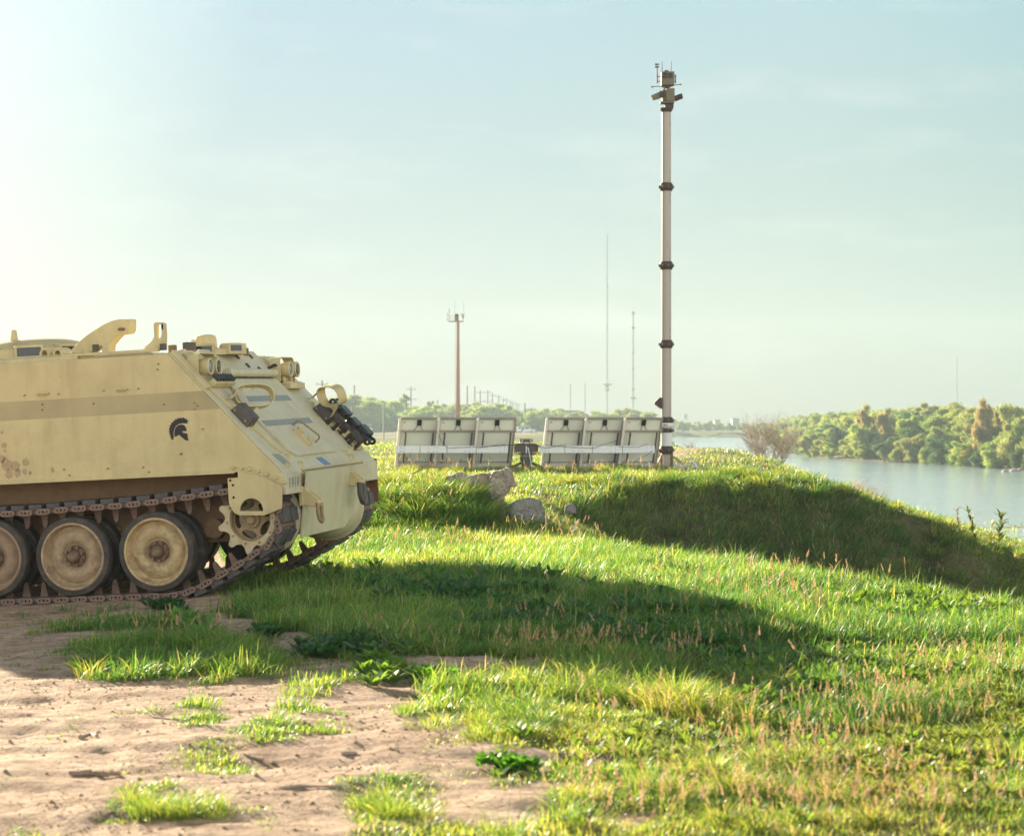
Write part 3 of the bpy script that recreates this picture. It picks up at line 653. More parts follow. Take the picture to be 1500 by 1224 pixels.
# ================================================================== the armoured carrier
Fv = Vector((.976, -.211, .051)).normalized(); Lv = Vector((.213, .977, .0198)); Lv = (Lv - Fv * Lv.dot(Fv)).normalized(); Uv = Fv.cross(Lv)
Ov = Vector((at(228, 15.6), 15.6, zat(808, 15.6)))     # centre of the front road wheel's outer face
MW = Matrix(((Fv.x, Lv.x, Uv.x, Ov.x), (Fv.y, Lv.y, Uv.y, Ov.y), (Fv.z, Lv.z, Uv.z, Ov.z), (0, 0, 0, 1)))
apc = empty('armoured_carrier', mat=MW)
tag(apc, 'tan tracked armoured personnel carrier with a black helmet emblem on its side, parked nose up', 'armoured vehicle')
def S(px, py, v=0):                      # photo pixel -> (forward, up) in a plane at lateral offset v
    r = Vector(((px - 750) / FPX, 1, -(py - HOR) / FPX)); C0 = Vector((0, 0, CAMZ)); P0 = Ov + Lv * v
    t = (P0 - C0).dot(Lv) / r.dot(Lv); p = C0 + r * t - Ov; return p.dot(Fv), p.dot(Uv)
G0 = Vector((.182, 0, 1.499)); GE = Vector((1.052 - .182, 0, .541 - 1.499)).normalized(); GN = Vector((-GE.z, 0, GE.x))
GY_ = Vector((0, 1, 0))
def G(s, v, h=0): return G0 + GE * s + GY_ * v + GN * h       # point on the sloping front plate
GR = Matrix((GE, GY_, GN)).transposed()                      # rotation for boxes lying on it
X, Y, Z = Vector((1, 0, 0)), Vector((0, 1, 0)), Vector((0, 0, 1))
WID = 2.5
# hull
b = MB(); b.prism([(-3.55, .575), (.69, .575), (.93, .40), (1.05, .44), (1.052, .541), (.182, 1.499), (-3.45, 1.5)], (0, WID, 0), X, Z, WID)
hull = b.build('hull', M['side'], apc, smooth=False, bevel=.006)
b = MB(); b.prism([(-3.4, .57), (1.0, .55), (.99, .47), (.94, .09), (.82, .03), (-3.2, .03)], (0, 2.07, 0), X, Z, 1.66)
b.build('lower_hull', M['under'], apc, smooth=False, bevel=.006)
# front plates (paler, weathered)
b = MB(); b.prism([(0, .012), (1.288, .012), (1.288, WID - .012), (0, WID - .012)], G0 + GN * .001, GE, Y, .012)
glac = b.build('front_plate', M['pale'], apc, smooth=False, bevel=.003)
def gplate(name, pts, th, m, par=glac, h=.013, bev=.004):
    b = MB(); b.prism(pts, G0 + GN * h, GE, Y, th); return b.build(name, m, par, smooth=False, bevel=bev)
hatch = gplate('engine_hatch', [(.30, .66), (.30, 1.88), (.78, 1.86), (1.12, 1.68), (1.15, 1.60), (1.15, .60), (1.08, .50), (.62, .44)], .022, M['pale'])
gplate('painted_stripe', [(.50, .70), (.50, 1.72), (.56, 1.72), (.56, .66)], .0025, M['stripe'], hatch, .035, 0)
gplate('painted_stripe', [(.77, .50), (.765, 1.72), (.825, 1.70), (.83, .50)], .0025, M['stripe'], hatch, .035, 0)
gplate('blue_tape', [(1.185, 1.02), (1.18, 1.17), (1.28, 1.24), (1.285, 1.09)], .003, M['blue'], glac, .0135, 0)
b = MB(); b.tube([G(.84, 1.14, .035), G(.84, 1.14, .085), G(.86, 1.16, .10), G(1.02, 1.27, .10), G(1.04, 1.285, .085), G(1.04, 1.285, .035)], .0075)
b.build('grab_handle', M['muddy'], hatch)
b = MB(); b.box(G(.985, 1.05, .045), (.17, .07, .04), GR); b.cyl(G(.93, 1.05, .04), G(.93, 1.05, .09), .03, n=12); b.cyl(G(1.04, 1.06, .04), G(1.04, 1.06, .08), .022, n=12)
b.build('latch', M['paint'], hatch, bevel=.004)
b = MB()
for s_, v_ in [(1.215, .22), (1.225, .52), (1.14, .38), (1.22, 1.90), (1.14, 2.1), (1.17, 1.83), (.35, 1.98), (.3, .55), (.42, 1.02), (.05, .6), (.6, 2.2)]:
    b.cyl(G(s_, v_, .012), G(s_, v_, .03), .028, .022, 8); b.cyl(G(s_, v_, .03), G(s_, v_, .045), .014, n=6); b.sep()
b.many('plate_bolt', M['paint'], glac)
b = MB()                                # long raised joint along the near edge of the plate, and the welded seam
b.prism([(.40, .10), (1.06, .30), (1.10, .34), (1.10, .37), (.40, .145)], G0 + GN * .013, GE, Y, .018); b.sep(); b.prism([(.0, .03), (.40, .03), (.40, .11), (.0, .11)], G0 + GN * .013, GE, Y, .03); b.sep()
b.prism([(.02, 2.1), (.35, 2.1), (.35, 2.14), (.02, 2.14)], G0 + GN * .013, GE, Y, .022); b.sep()
b.many('edge_strip', M['paint'], glac, bevel=.003)
gplate('lettering_patch', [(1.10, .12), (1.10, .27), (1.20, .33), (1.21, .17)], .0022, M['stripe'], glac, .0135, 0)
# upper part of the front: driver's louvred panel, hinge tube
b = MB(); b.prism([(-.02, .62), (-.02, 1.92), (.24, 1.92), (.24, .62)], G0 + GN * .013, GE, Y, .03)
b.build('trim_panel', M['pale'], glac, smooth=False, bevel=.006)
b = MB(); b.cyl(G(.26, .70, .06), G(.26, 1.85, .06), .034, n=14); b.build('hinge_tube', M['pale'], glac)
b = MB(); b.box(G(.305, 1.25, .02), (.03, 1.15, .02), GR); b.build('painted_gap_shadow', M['black'], glac)  # solid black strip painted in as the gap's shade
b = MB()
for s_, v_ in [(.06, 1.35), (.16, 1.4), (.1, .78), (.2, 1.62), (.05, 1.7)]: b.box(G(s_, v_, .05), (.045, .03, .012), GR); b.sep()
b.many('slot_cover', M['darkgrey'], glac, bevel=.002)
b = MB()                                # comb of small louvres beside the near lamp
b.box(G(.365, .40, .05), (.05, .44, .05), GR)
b.build('louvre_block', M['paint'], glac, bevel=.004)
b = MB()
for i in range(7): b.box(G(.345, .23 + .058 * i, .088), (.06, .026, .03), GR); b.sep()
b.many('louvre_slot', M['black'], glac)
# fender boxes at both sides of the nose, with the lettering plate
for vv, nm in ((.0, 'near'), (2.09, 'far')):
    b = MB(); b.box((.995, vv + .205, .475), (.145, .405, .155)); f_ = b.build('fender_box', M['pale'], apc, smooth=False, bevel=.006)
    b = MB(); b.box((1.06, vv + .21, .398), (.05, .42, .012)); b.build('fender_lip', M['pale'], f_, smooth=False, bevel=.002)
    if vv == 0:
        b = MB()                        # worn stencilled characters, illegible in the photograph
        rr = random.Random(4)
        for r_ in range(1):
            for c_ in range(4):
                y0 = .09 + .065 * c_; z0 = .44
                b.box((1.0695, y0, z0 + .035), (.002, .014, .075)); 
                if c_ in (1, 3): b.box((1.0695, y0 + .02, z0 + .045), (.002, .014, .055))
                if c_ in (0, 2): b.box((1.0695, y0 + .016, z0 + .065), (.002, .026, .012)); b.box((1.0695, y0 + .016, z0 + .03), (.002, .026, .012))
        b.build('stencil_lettering', M['stripe'], f_, smooth=False)
    else:
        b = MB(); b.prism([(.70, .57), (1.065, .57), (1.065, .20), (.98, .18), (.80, .30)], (0, vv + .42, 0), X, Z, .012); b.build('side_skirt', M['rust'], f_, smooth=False)
# sloped lower front plate
b = MB(); b.prism([(.36, .553), (2.03, .553), (1.99, .43), (1.66, .12), (1.50, .045), (.37, .045), (.36, .30)], (1.058, 0, 0), Y, (Vector((-.075, 0, -.46)) * -1).normalized(), .02)
lf = None
me_o = b.build('lower_front_plate', M['pale'], apc, smooth=False, bevel=.004); me_o.location = (-.035, 0, .0)
b = MB(); b.box((1.06, 1.25, .563), (.022, 1.64, .014)); b.build('front_edge_bead', M['paint'], apc, smooth=False, bevel=.003)
# final drive housings
sx, sz = .757, .209
b = MB(); b.lathe([(0, .0), (.27, .0), (.292, .012), (.292, .04), (.27, .05), (.25, .14)], (sx, .37, sz), Y, 48); b.build('drive_housing', M['pale'], apc)
b = MB(); b.lathe([(0, 0), (.17, .0), (.235, .05), (.26, .12), (.265, .38), (.292, .395), (.292, .43), (.265, .445), (0, .445)], (sx + .02, 1.60, sz - .01), Y, 48)
b.build('drive_housing', M['pale'], apc)
# towing brackets and shackles
for v0, z0, dark in ((.40, .36, False), (1.56, .46, True)):
    b = MB(); b.box((1.07, v0, z0), (.03, .14, .15)); b.prism([(0, -.07), (0, .07), (.12, -.02), (.14, -.055), (.125, -.085), (.095, -.09)], (1.08, v0 + .05, z0), X, Z, .018)
    b.prism([(0, -.07), (0, .07), (.12, -.02), (.14, -.055), (.125, -.085), (.095, -.09)], (1.08, v0 - .035, z0), X, Z, .018); b.cyl((1.195, v0 - .06, z0 - .055), (1.195, v0 + .07, z0 - .055), .016, n=10)
    br = b.build('tow_bracket', M['paint'], apc, smooth=True, bevel=.004)
    b = MB(); pts = [(1.195, v0 - .05, z0 - .055)] + [(1.195 + .012 * math.sin(a), v0 + (.045 if not dark else .05) * -math.cos(a), z0 - .15 - (.055 if not dark else .075) * math.sin(a)) for a in [k * math.pi / 8 for k in range(9)]] + [(1.195, v0 + .05, z0 - .055)]
    b.tube(pts, .0155 if not dark else .024, 8); b.build('shackle', M['darkgrey'] if dark else M['muddy'], br)
b = MB()
for v_, z_ in [(1.2, .50), (1.9, .50), (.85, .16), (1.3, .33)]: b.cyl((1.02, v_, z_), (1.06, v_, z_), .014, n=8); b.sep()
b.many('drain_plug', M['muddy'], apc)

# side details
b = MB(); b.box((-1.43, -.004, .585), (4.2, .012, .026)); b.box((-1.43, -.002, .572), (4.2, .03, .008)); b.build('side_flange', M['paint'], apc, smooth=False, bevel=.002)
b = MB()
for px_, py_ in [(94, 687), (158, 686), (210, 684), (102, 696), (218, 691), (36, 579), (86, 577), (152, 572), (203, 569), (62, 592), (62, 600), (137, 591), (285, 590), (289, 594), (285, 599), (297, 628), (232, 533), (231, 541), (240, 592), (265, 665), (266, 664), (44, 693)]:
    u_, w_ = S(px_, py_); b.cyl((u_, .002, w_), (u_, -.009, w_), .0085, .007, 8); b.sep()
b.many('side_bolt', M['muddy'], hull)
for a_ in ((64, 576), (180, 570)):
    u_, w_ = S(*a_); b = MB(); b.tube([(u_ - .04, .003, w_ - .004), (u_ - .04, -.025, w_ - .004), (u_ - .03, -.03, w_), (u_ + .03, -.03, w_), (u_ + .04, -.025, w_ - .002), (u_ + .04, .003, w_ - .002)], .007, 8); b.box((u_ - .015, -.006, w_ - .012), (.07, .012, .016))
    b.build('side_loop', M['paint'], hull)
b = MB()
for a_, c_ in (((348, 693), (415, 697)),):
    for k in range(7):
        t_ = k / 6; u_ = .66 + .40 * t_; w_ = .615 - .13 * t_ ** 1.8; b.cyl((u_, .002, w_), (u_, -.02, w_), .019, .014, 12); b.sep()
b.many('fender_bolt', M['paint'], hull)
# near nose skirt over the sprocket with its half-moon opening
sk = [S(335, 700), S(350, 699), S(350, 691), S(372, 694), S(395, 701), S(415, 712), S(414, 744), S(389, 754), S(352, 754), S(344, 750), S(337, 736)]
hm = [S(353, 748)] + [S(370 - 17 * math.cos(a), 747 - 18 * math.sin(a)) for a in [R(8 + 164 * k / 12) for k in range(13)]] + [S(387, 748)]
b = MB(); b.prism([list(reversed(sk)), hm], (0, -.012, 0), X, Z, .014); skirt = b.build('sprocket_skirt', M['paint'], apc, smooth=False)
b = MB()
for px_, py_ in ((343, 710), (344, 728), (339, 703)):
    u_, w_ = S(px_, py_); b.cyl((u_, -.024, w_), (u_, -.030, w_), .009, n=10); b.sep()
b.many('bolt_hole', M['hole'], skirt)
# emblem: crested helmet in black stencil, built from the outline on the side plate
def E_(pts): return [S(x / 4.371, 440 + y / 4.371) for x, y in pts]
crest = E_([(1213, 772), (1196, 776), (1206, 783), (1190, 787), (1170, 785), (1148, 789), (1130, 800), (1118, 818), (1112, 842), (1112, 886), (1100, 893), (1096, 878), (1089, 872), (1093, 862), (1084, 858), (1088, 846), (1081, 838), (1087, 830), (1082, 818), (1090, 811), (1087, 798), (1098, 795), (1096, 781), (1108, 781), (1110, 768), (1120, 769), (1125, 757), (1134, 762), (1140, 750), (1148, 757), (1158, 747), (1166, 754), (1178, 747), (1184, 757), (1200, 760), (1197, 768)])
face = E_([(1118, 870), (1117, 840), (1124, 815), (1138, 800), (1160, 793), (1180, 797), (1190, 812), (1196, 835), (1165, 836), (1172, 846), (1200, 852), (1202, 872), (1207, 897), (1186, 893), (1168, 878), (1150, 862), (1138, 862), (1128, 872)])
b = MB(); b.prism(crest, (0, -.0005, 0), X, Z, .0022); b.prism(face, (0, -.0005, 0), X, Z, .0022); b.build('helmet_emblem', M['emblem'], hull, smooth=False)
# old dirt splashes near the bottom edge at left
b = MB(); rr = random.Random(3)
for px_, py_, r_ in [(38, 677, .03), (36, 690, .022), (22, 683, .04), (10, 680, .045), (3, 672, .03), (6, 652, .022), (26, 692, .03), (77, 688, .018), (44, 692, .014), (3, 633, .012), (14, 694, .035), (7, 660, .012)]:
    u_, w_ = S(px_, py_); pts = [(u_ + r_ * (.7 + .45 * rr.random()) * math.cos(a), w_ + r_ * (.8 + .6 * rr.random()) * math.sin(a)) for a in [k * math.pi / 7 for k in range(14)]]
    b.prism(pts, (0, -.0004, 0), X, Z, .0012); b.sep()
b.many('mud_splash', mat('dried_mud', (.42, .315, .185), .9, noise=.15, scale=30), hull, smooth=False)

# ---- running gear
def wheel_mb():
    t_ = MB(); t_.lathe([(.262, .0), (.30, .006), (.306, .02), (.306, .098), (.30, .11), (.262, .112)], (0, 0, 0), Y, 56)
    r_ = MB(); r_.lathe([(.262, .004), (.252, -.004), (.243, .0), (.238, .045), (.228, .066), (.213, .066), (.190, .046), (.160, .030), (.130, .032), (.108, .048), (.094, .066), (.075, .070)], (0, 0, 0), Y, 56)
    h_ = MB(); h_.lathe([(.086, .068), (.084, .048), (.056, .044), (.050, .020), (.044, -.002), (.030, -.014), (.0, -.016)], (0, 0, 0), Y, 28)
    for k in range(8):
        a = k * math.pi / 4 + .2; h_.cyl((.070 * math.cos(a), .06, .070 * math.sin(a)), (.070 * math.cos(a), .020, .070 * math.sin(a)), .0125, n=6)
    return t_, r_, h_
TR = [mat('wheel_dish_tan', (.50, .37, .20), .7, noise=.35, scale=9, dirt=(.14, .085, .045), dirt_amt=.95, dirt_scale=7, bump=.4),
      mat('wheel_dish_brown', (.40, .29, .18), .8, noise=.4, scale=9, dirt=(.14, .085, .05), dirt_amt=.95, dirt_scale=8, bump=.3),
      mat('wheel_dish_dusty', (.33, .23, .15), .85, noise=.35, scale=8, dirt=(.14, .09, .06), dirt_amt=.9, dirt_scale=8, bump=.3)]
HUB = mat('greasy_hub', (.16, .10, .06), .6, .1, noise=.4, scale=14, dirt=(.34, .25, .14), dirt_amt=.6, dirt_scale=16, bump=.4)
for side_ in (0, 1):
    for i in range(5):
        if side_ == 1 and i > 2: pass
        u0 = -.684 * i; w0 = -.011 * (i == 1) - .006 * i * 0
        t_, r_, h_ = wheel_mb()
        e = bpy.data.objects.new('road_wheel', None); COL.objects.link(e); e.parent = apc
        e.location = (u0, 0 if side_ == 0 else WID, w0); e.rotation_euler = (0, i * .7, 0) if side_ == 0 else (0, 0, math.pi)
        t_.build('tyre', M['tyre'], e); r_.build('wheel_dish', TR[min(i, 2)], e); h_.build('wheel_hub', HUB, e)
        b = MB(); b.lathe([(.12, .20), (.25, .205), (.262, .22), (.306, .225), (.306, .33), (.262, .335), (.25, .33), (.06, .30), (.05, .03)], (0, 0, 0), Y, 40); b.build('inner_tyre', M['tyre'], e)
b = MB()
for i in range(5):                       # suspension arms and their pivots
    u0 = -.684 * i
    for v_ in (.36, 2.14): b.cyl((u0 + .02, v_, 0), (u0 + .34, v_, .13), .045, .05, 12); b.cyl((u0 + .36, v_ - .04, .14), (u0 + .36, v_ + .06, .14), .075, n=18); b.sep()
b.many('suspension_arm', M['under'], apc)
b = MB()
for px_, py_ in ((295, 778), (170, 779), (45, 781)):
    u_, w_ = S(px_, py_, .36); b.lathe([(0, -.02), (.022, -.02), (.022, 0), (.04, .004), (.046, .02), (.046, .06)], (u_, .36, w_), Y, 20); b.sep()
b.many('pivot_cap', M['muddy'], apc)

def sprocket(v0, flip):
    e = bpy.data.objects.new('drive_sprocket', None); COL.objects.link(e); e.parent = apc; e.location = (sx, v0, sz)
    if flip: e.rotation_euler = (0, 0, math.pi)
    nt_ = 10; out = []
    for k in range(nt_):
        a = 2 * math.pi * (k + .35) / nt_
        for da, rr_ in ((-.30, .196), (-.225, .204), (-.14, .222), (-.085, .250), (-.04, .258), (.04, .258), (.085, .250), (.14, .222), (.225, .204)): out.append((rr_ * math.cos(a + da), rr_ * math.sin(a + da)))
    for dv in (.012, .20):
        b = MB(); b.prism([out, circ(0, 0, .162, 40)], (0, dv + .02, 0), X, Z, .022)
        b.build('toothed_ring', mat('sprocket_worn_cream', (.50, .42, .26), .55, noise=.15, scale=14, dirt=(.28, .14, .07), dirt_amt=.55, dirt_scale=10) if dv < .1 else M['muddy'], e, smooth=False, bevel=.003)
    b = MB()
    for k in range(10):
        a = 2 * math.pi * (k + .1) / 10; b.lathe([(.0, -.004), (.009, -.004), (.012, .004), (.012, .02)], (.181 * math.cos(a), .008, .181 * math.sin(a)), Y, 10)
    b.build('ring_bolt', M['muddy'], e)
    hl = []
    for k in range(5):
        a = 2 * math.pi * k / 5 - .62; c0 = (.115 * math.cos(a), .115 * math.sin(a)); ta = a + math.pi / 2
        hl.append([(c0[0] + .062 * math.cos(q) * math.cos(ta) - .030 * math.sin(q) * math.sin(ta), c0[1] + .062 * math.cos(q) * math.sin(ta) + .030 * math.sin(q) * math.cos(ta)) for q in [j * math.pi / 8 for j in range(16)]])
    b = MB(); b.prism([circ(0, 0, .163, 48)] + hl, (0, .10, 0), X, Z, .02); b.lathe([(.163, .03), (.163, .21), (.155, .21), (.155, .03), (.163, .03)], (0, 0, 0), Y, 48); b.build('sprocket_disc', M['muddy'], e, smooth=True)
    b = MB(); b.lathe([(.06, .09), (.058, .055), (.034, .05), (.032, .02), (.026, .014), (.0, .014)], (0, 0, 0), Y, 24)
    for k in range(6):
        a = k * math.pi / 3; b.cyl((.052 * math.cos(a), .07, .052 * math.sin(a)), (.052 * math.cos(a), .045, .052 * math.sin(a)), .010, n=8)
    b.lathe([(.05, .09), (.06, .28), (.12, .30), (.12, .38)], (0, 0, 0), Y, 24); b.build('sprocket_hub', M['muddy'], e)
sprocket(0.02, False); sprocket(WID - .02, True)
# idlers at the rear
for v_, f_ in ((.03, 0), (WID - .03, math.pi)):
    b = MB(); b.lathe([(0, .0), (.05, -.02), (.06, .01), (.17, .03), (.22, .0), (.235, .0), (.235, .11), (.18, .11)], (0, 0, 0), Y, 40); o_ = b.build('idler_wheel', M['muddy'], apc); o_.location = (-3.28, v_, .03); o_.rotation_euler = (0, 0, f_)
# track path
path = []
rs = .232
for k in range(15):                      # round the sprocket from top to bottom front
    a = R(97 - 160 * k / 14); path.append((sx + rs * math.cos(a), sz + rs * math.sin(a)))
path += [(.17 + .52, -.105), (.50, -.20), (.33, -.285), (.20, -.325), (.10, -.338)]
path += [(x_, -.338 - .004 * (x_ < -.3)) for x_ in np.arange(0, -2.9, -.3)]
path += [(-3.0, -.30), (-3.28 - .2, -.09), (-3.28 - .268, .03), (-3.28 - .19, .22), (-3.28, .298)]
path += [(-2.736, .335), (-2.4, .325), (-2.05, .337), (-1.7, .322), (-1.368, .340), (-1.0, .338), (-.684, .353), (-.3, .362), (0, .378), (.3, .405), (.55, .432)]
P_ = np.array(path); seg = np.linalg.norm(np.roll(P_, -1, 0) - P_, axis=1); tot = seg.sum(); npin = int(round(tot / .150)); cum = np.concatenate([[0], np.cumsum(seg)])
PP = np.vstack([P_, P_[:1]]); dd = np.arange(npin) * tot / npin
pins = np.stack([np.interp(dd, cum, PP[:, 0]), np.interp(dd, cum, PP[:, 1])], 1)
TW = .38
def shoe_parts():
    L_ = tot / npin
    st = MB()
    for v0, w0 in ((.035, .085), (.125, .13), (.262, .085)):
        st.box((L_ * .5, v0 + w0 / 2, 0), (L_ * .74, w0, .038))
    st.box((L_ * .5, TW / 2, .004), (L_ * .5, TW - .05, .028))
    st.cyl((0, .03, 0), (0, TW - .03, 0), .0215, n=10); st.cyl((L_ * .27, .045, 0), (L_ * .27, TW - .045, 0), .020, n=8); st.cyl((L_ * .73, .045, 0), (L_ * .73, TW - .045, 0), .020, n=8)
    # tall centre guide, inward
    st.prism([(-.035, 0), (.035, 0), (.012, .115), (-.006, .118), (-.018, .105)], (L_ * .5, TW / 2 - .012, .012), X, Z, -.028)
    # end connector: rounded link with three holes
    for v0 in (0.0, TW - .03):
        lp = [(-.036 + .024 * math.cos(a), .024 * math.sin(a)) for a in [R(90 + 180 * k / 8) for k in range(9)]] + [(.036 + .024 * math.cos(a), .024 * math.sin(a)) for a in [R(-90 + 180 * k / 8) for k in range(9)]]
        st.prism([lp, circ(-.032, 0, .0065, 8), circ(.032, 0, .0065, 8), circ(0, 0, .0085, 8)], (0, v0 + .03, 0), X, Z, .03)
    rb = MB(); rb.box((L_ * .5, TW * .26, -.037), (L_ * .70, TW * .40, .044), taper=None); rb.box((L_ * .5, TW * .74, -.037), (L_ * .70, TW * .40, .044))
    return st, rb
st, rb = shoe_parts()
for s_, v0 in ((0, .0), (1, WID - TW)):
    tr = bpy.data.objects.new('near_hidden', None); COL.objects.link(tr); tr.name = 'track'; tr.parent = apc; tr.location = (0, v0, 0)
    proto = None; hid = MB()
    for k in range(npin):
        a, c = pins[k], pins[(k + 1) % npin]; d = c - a; ang = math.atan2(d[1], d[0])
        top = (k * tot / npin > tot * .55) or k * tot / npin < .3
        # local frame: x along the run, z towards the inside of the loop
        xd = Vector((d[0], 0, d[1])).normalized(); zd = Vector((0, 1, 0)).cross(xd) * -1
        zd = Vector((xd.z, 0, -xd.x)); inside = Vector((-1.2 - a[0], 0, .0 - a[1]))
        if abs(a[1] - .0) > .25: inside = Vector((0, 0, -a[1]))
        if a[0] > .6: inside = Vector((sx - a[0], 0, sz - a[1]))
        org = Vector((a[0], 0, a[1]))
        if zd.dot(inside) < 0:
            zd = -zd
        yd = zd.cross(xd)
        if yd.y < 0:                     # keep the near side near: run the shoe from its other pin
            xd = -xd; org = Vector((c[0], 0, c[1])); yd = zd.cross(xd)
        mtx = Matrix(((xd.x, yd.x, zd.x, org.x), (xd.y, yd.y, zd.y, 0), (xd.z, yd.z, zd.z, org.z), (0, 0, 0, 1)))
        vis = a[0] > -1.6 if s_ == 0 else a[0] > -.2
        if vis:
            if proto is None:
                sh = st.build('track_shoe', [M['steel'], M['rubber']], None, bevel=0)
                # rubber pad faces joined into the shoe
                me = sh.data; nV = len(st.V)
                comb = MB(); comb.add(st.V, st.F); comb.mi = 1; comb.add(rb.V, rb.F); bpy.data.objects.remove(sh)
                sh = comb.build('track_shoe', [M['steel'], M['rubber']], tr); bv = sh.modifiers.new('bevel', 'BEVEL'); bv.width = .005; bv.segments = 1; bv.limit_method = 'ANGLE'; bv.angle_limit = R(60)
                proto = sh; o_ = sh
            else:
                o_ = proto.copy(); COL.objects.link(o_); o_.parent = tr
            o_.matrix_local = mtx
        else:
            hid.add([mtx @ Vector(q) for q in st.V + rb.V], st.F + [tuple(i + len(st.V) for i in f) for f in rb.F])
    hid.build('rear_track_run', M['steel'], tr)

# ---- lamps with their guards
def lamp_group(v_in, v_out, px_, py_, mirror):
    """two round lamps side by side under a bent strap guard"""
    u0, w0 = S(px_, py_, v_in)
    e = bpy.data.objects.new('headlight_cluster', None); COL.objects.link(e); e.parent = apc; e.location = (u0, 0, w0)
    for v_ in (v_in, v_out):
        b = MB(); b.lathe([(0, -.15), (.030, -.145), (.052, -.11), (.062, -.05), (.067, 0), (.067, .008), (.050, .008), (.050, -.004)], (.03, v_, 0), X, 28); h = b.build('headlight', M['paint'], e)
        b = MB(); b.lathe([(.0505, -.003), (.03, .006), (0, .010)], (.03, v_, 0), X, 24); b.build('lens', M['lens'] if v_ == v_in else M['glass'], h)
        b = MB(); b.lathe([(.050, .006), (.060, .013), (.067, .006)], (.03, v_, 0), X, 28); b.build('lamp_rim', M['pale'], h)
    va, vb = min(v_in, v_out) - .10, max(v_in, v_out) + .10; hh = .105
    pts = [(-.05, va, -.14), (-.05, va, hh - .05), (-.05, va + .015, hh - .015), (-.05, va + .05, hh), (-.05, vb - .05, hh), (-.05, vb - .015, hh - .015), (-.05, vb, hh - .05), (-.05, vb, -.17)]
    b = MB(); b.strap([Vector(p_) - Vector((.02, 0, 0)) for p_ in pts], (.095, 0, 0), .007); b.build('lamp_guard', M['paint'], e, bevel=.002)
    b = MB(); b.box((-.04, (va + vb) / 2, -.115), (.15, vb - va + .02, .02)); b.cyl((-.03, v_in, -.11), (-.03, v_in, -.05), .02, n=10); b.cyl((-.03, v_out, -.11), (-.03, v_out, -.05), .02, n=10)
    b.box((.03, (va + vb) / 2, -.14), (.07, vb - va, .05)); b.build('lamp_bracket', M['paint'], e, bevel=.003)
    b = MB(); b.cyl((-.15, v_in, 0), (-.27, v_in + (.05 if mirror else -.0), .01), .035, n=14); b.build('lamp_sleeve', M['paint'], e)
    for q in (-.012, -.075):
        b = MB(); b.cyl((q, va - .002, -.105), (q, va - .014, -.105), .011, n=10); b.build('guard_bolt', M['darkgrey'], e)
lamp_group(.27, .45, 302, 537, 0)
lamp_group(2.02, 2.20, 420, 541, 1)
# hoop guards standing over dark blocks on both edges of the front plate
def hoop(px_, py_, vc, sgn, blk):
    u0, w0 = S(px_, py_, vc); C0 = Vector((u0, vc, w0))
    A = Vector((.62, -.74 * sgn, .26)).normalized(); Mj = Vector((.76, .62 * sgn, -.02)); Mj = (Mj - A * Mj.dot(A)).normalized(); Mn = A.cross(Mj)
    if Mn.z < 0: Mn = -Mn
    e = bpy.data.objects.new('periscope_guard', None); COL.objects.link(e); e.parent = apc
    n_ = 36; pts = []
    for k in range(n_):
        a = 2 * math.pi * k / n_; ca, sa = math.cos(a), math.sin(a); q = 2 / 2.7
        pts.append(C0 + Mj * (.158 * math.copysign(abs(ca) ** q, ca)) + Mn * (.088 * math.copysign(abs(sa) ** q, sa)) - A * .045)
    b = MB(); b.strap(pts, A * .085, .008, closed=True); b.build('oval_strap', M['paint'], e)
    base = G(*blk)
    bx = MB(); bx.box(base + GN * .05 + GE * .02, (.19, .13, .10), GR, taper=.86); bk = bx.build('rubber_block', M['darkgrey'], e, bevel=.008)
    for q in (-.05, .07):
        b = MB(); b.cyl(base + GE * q + Vector((0, -.065, 0)) + GN * .03, base + GE * q + Vector((0, -.076, 0)) + GN * .03, .010, n=10); b.build('block_bolt', M['muddy'], bk)
    top = C0 + Mn * .088; bot = C0 - Mn * .088
    root = G(blk[0] - .19, blk[1] + .06, .02)
    b = MB(); b.strap([root, root + GN * .03 + GE * .02, top - A * .05 - Mj * .05, top - A * .045 + Mj * .01], Y * .045, .008); b.build('guard_arm', M['paint'], e)
    foot = G(blk[0] + .10, blk[1], .015)
    b = MB(); b.strap([bot + Mj * .02 - A * .04, bot * .5 + foot * .5 + GN * .01, foot], Y * .09, .010); b.box(foot, (.08, .12, .012), GR); b.build('guard_brace', M['paint'], e)
hoop(374, 578, .48, 1, (.70, .20, .012))
hoop(492, 577, 2.10, -1, (.72, 2.20, .012))
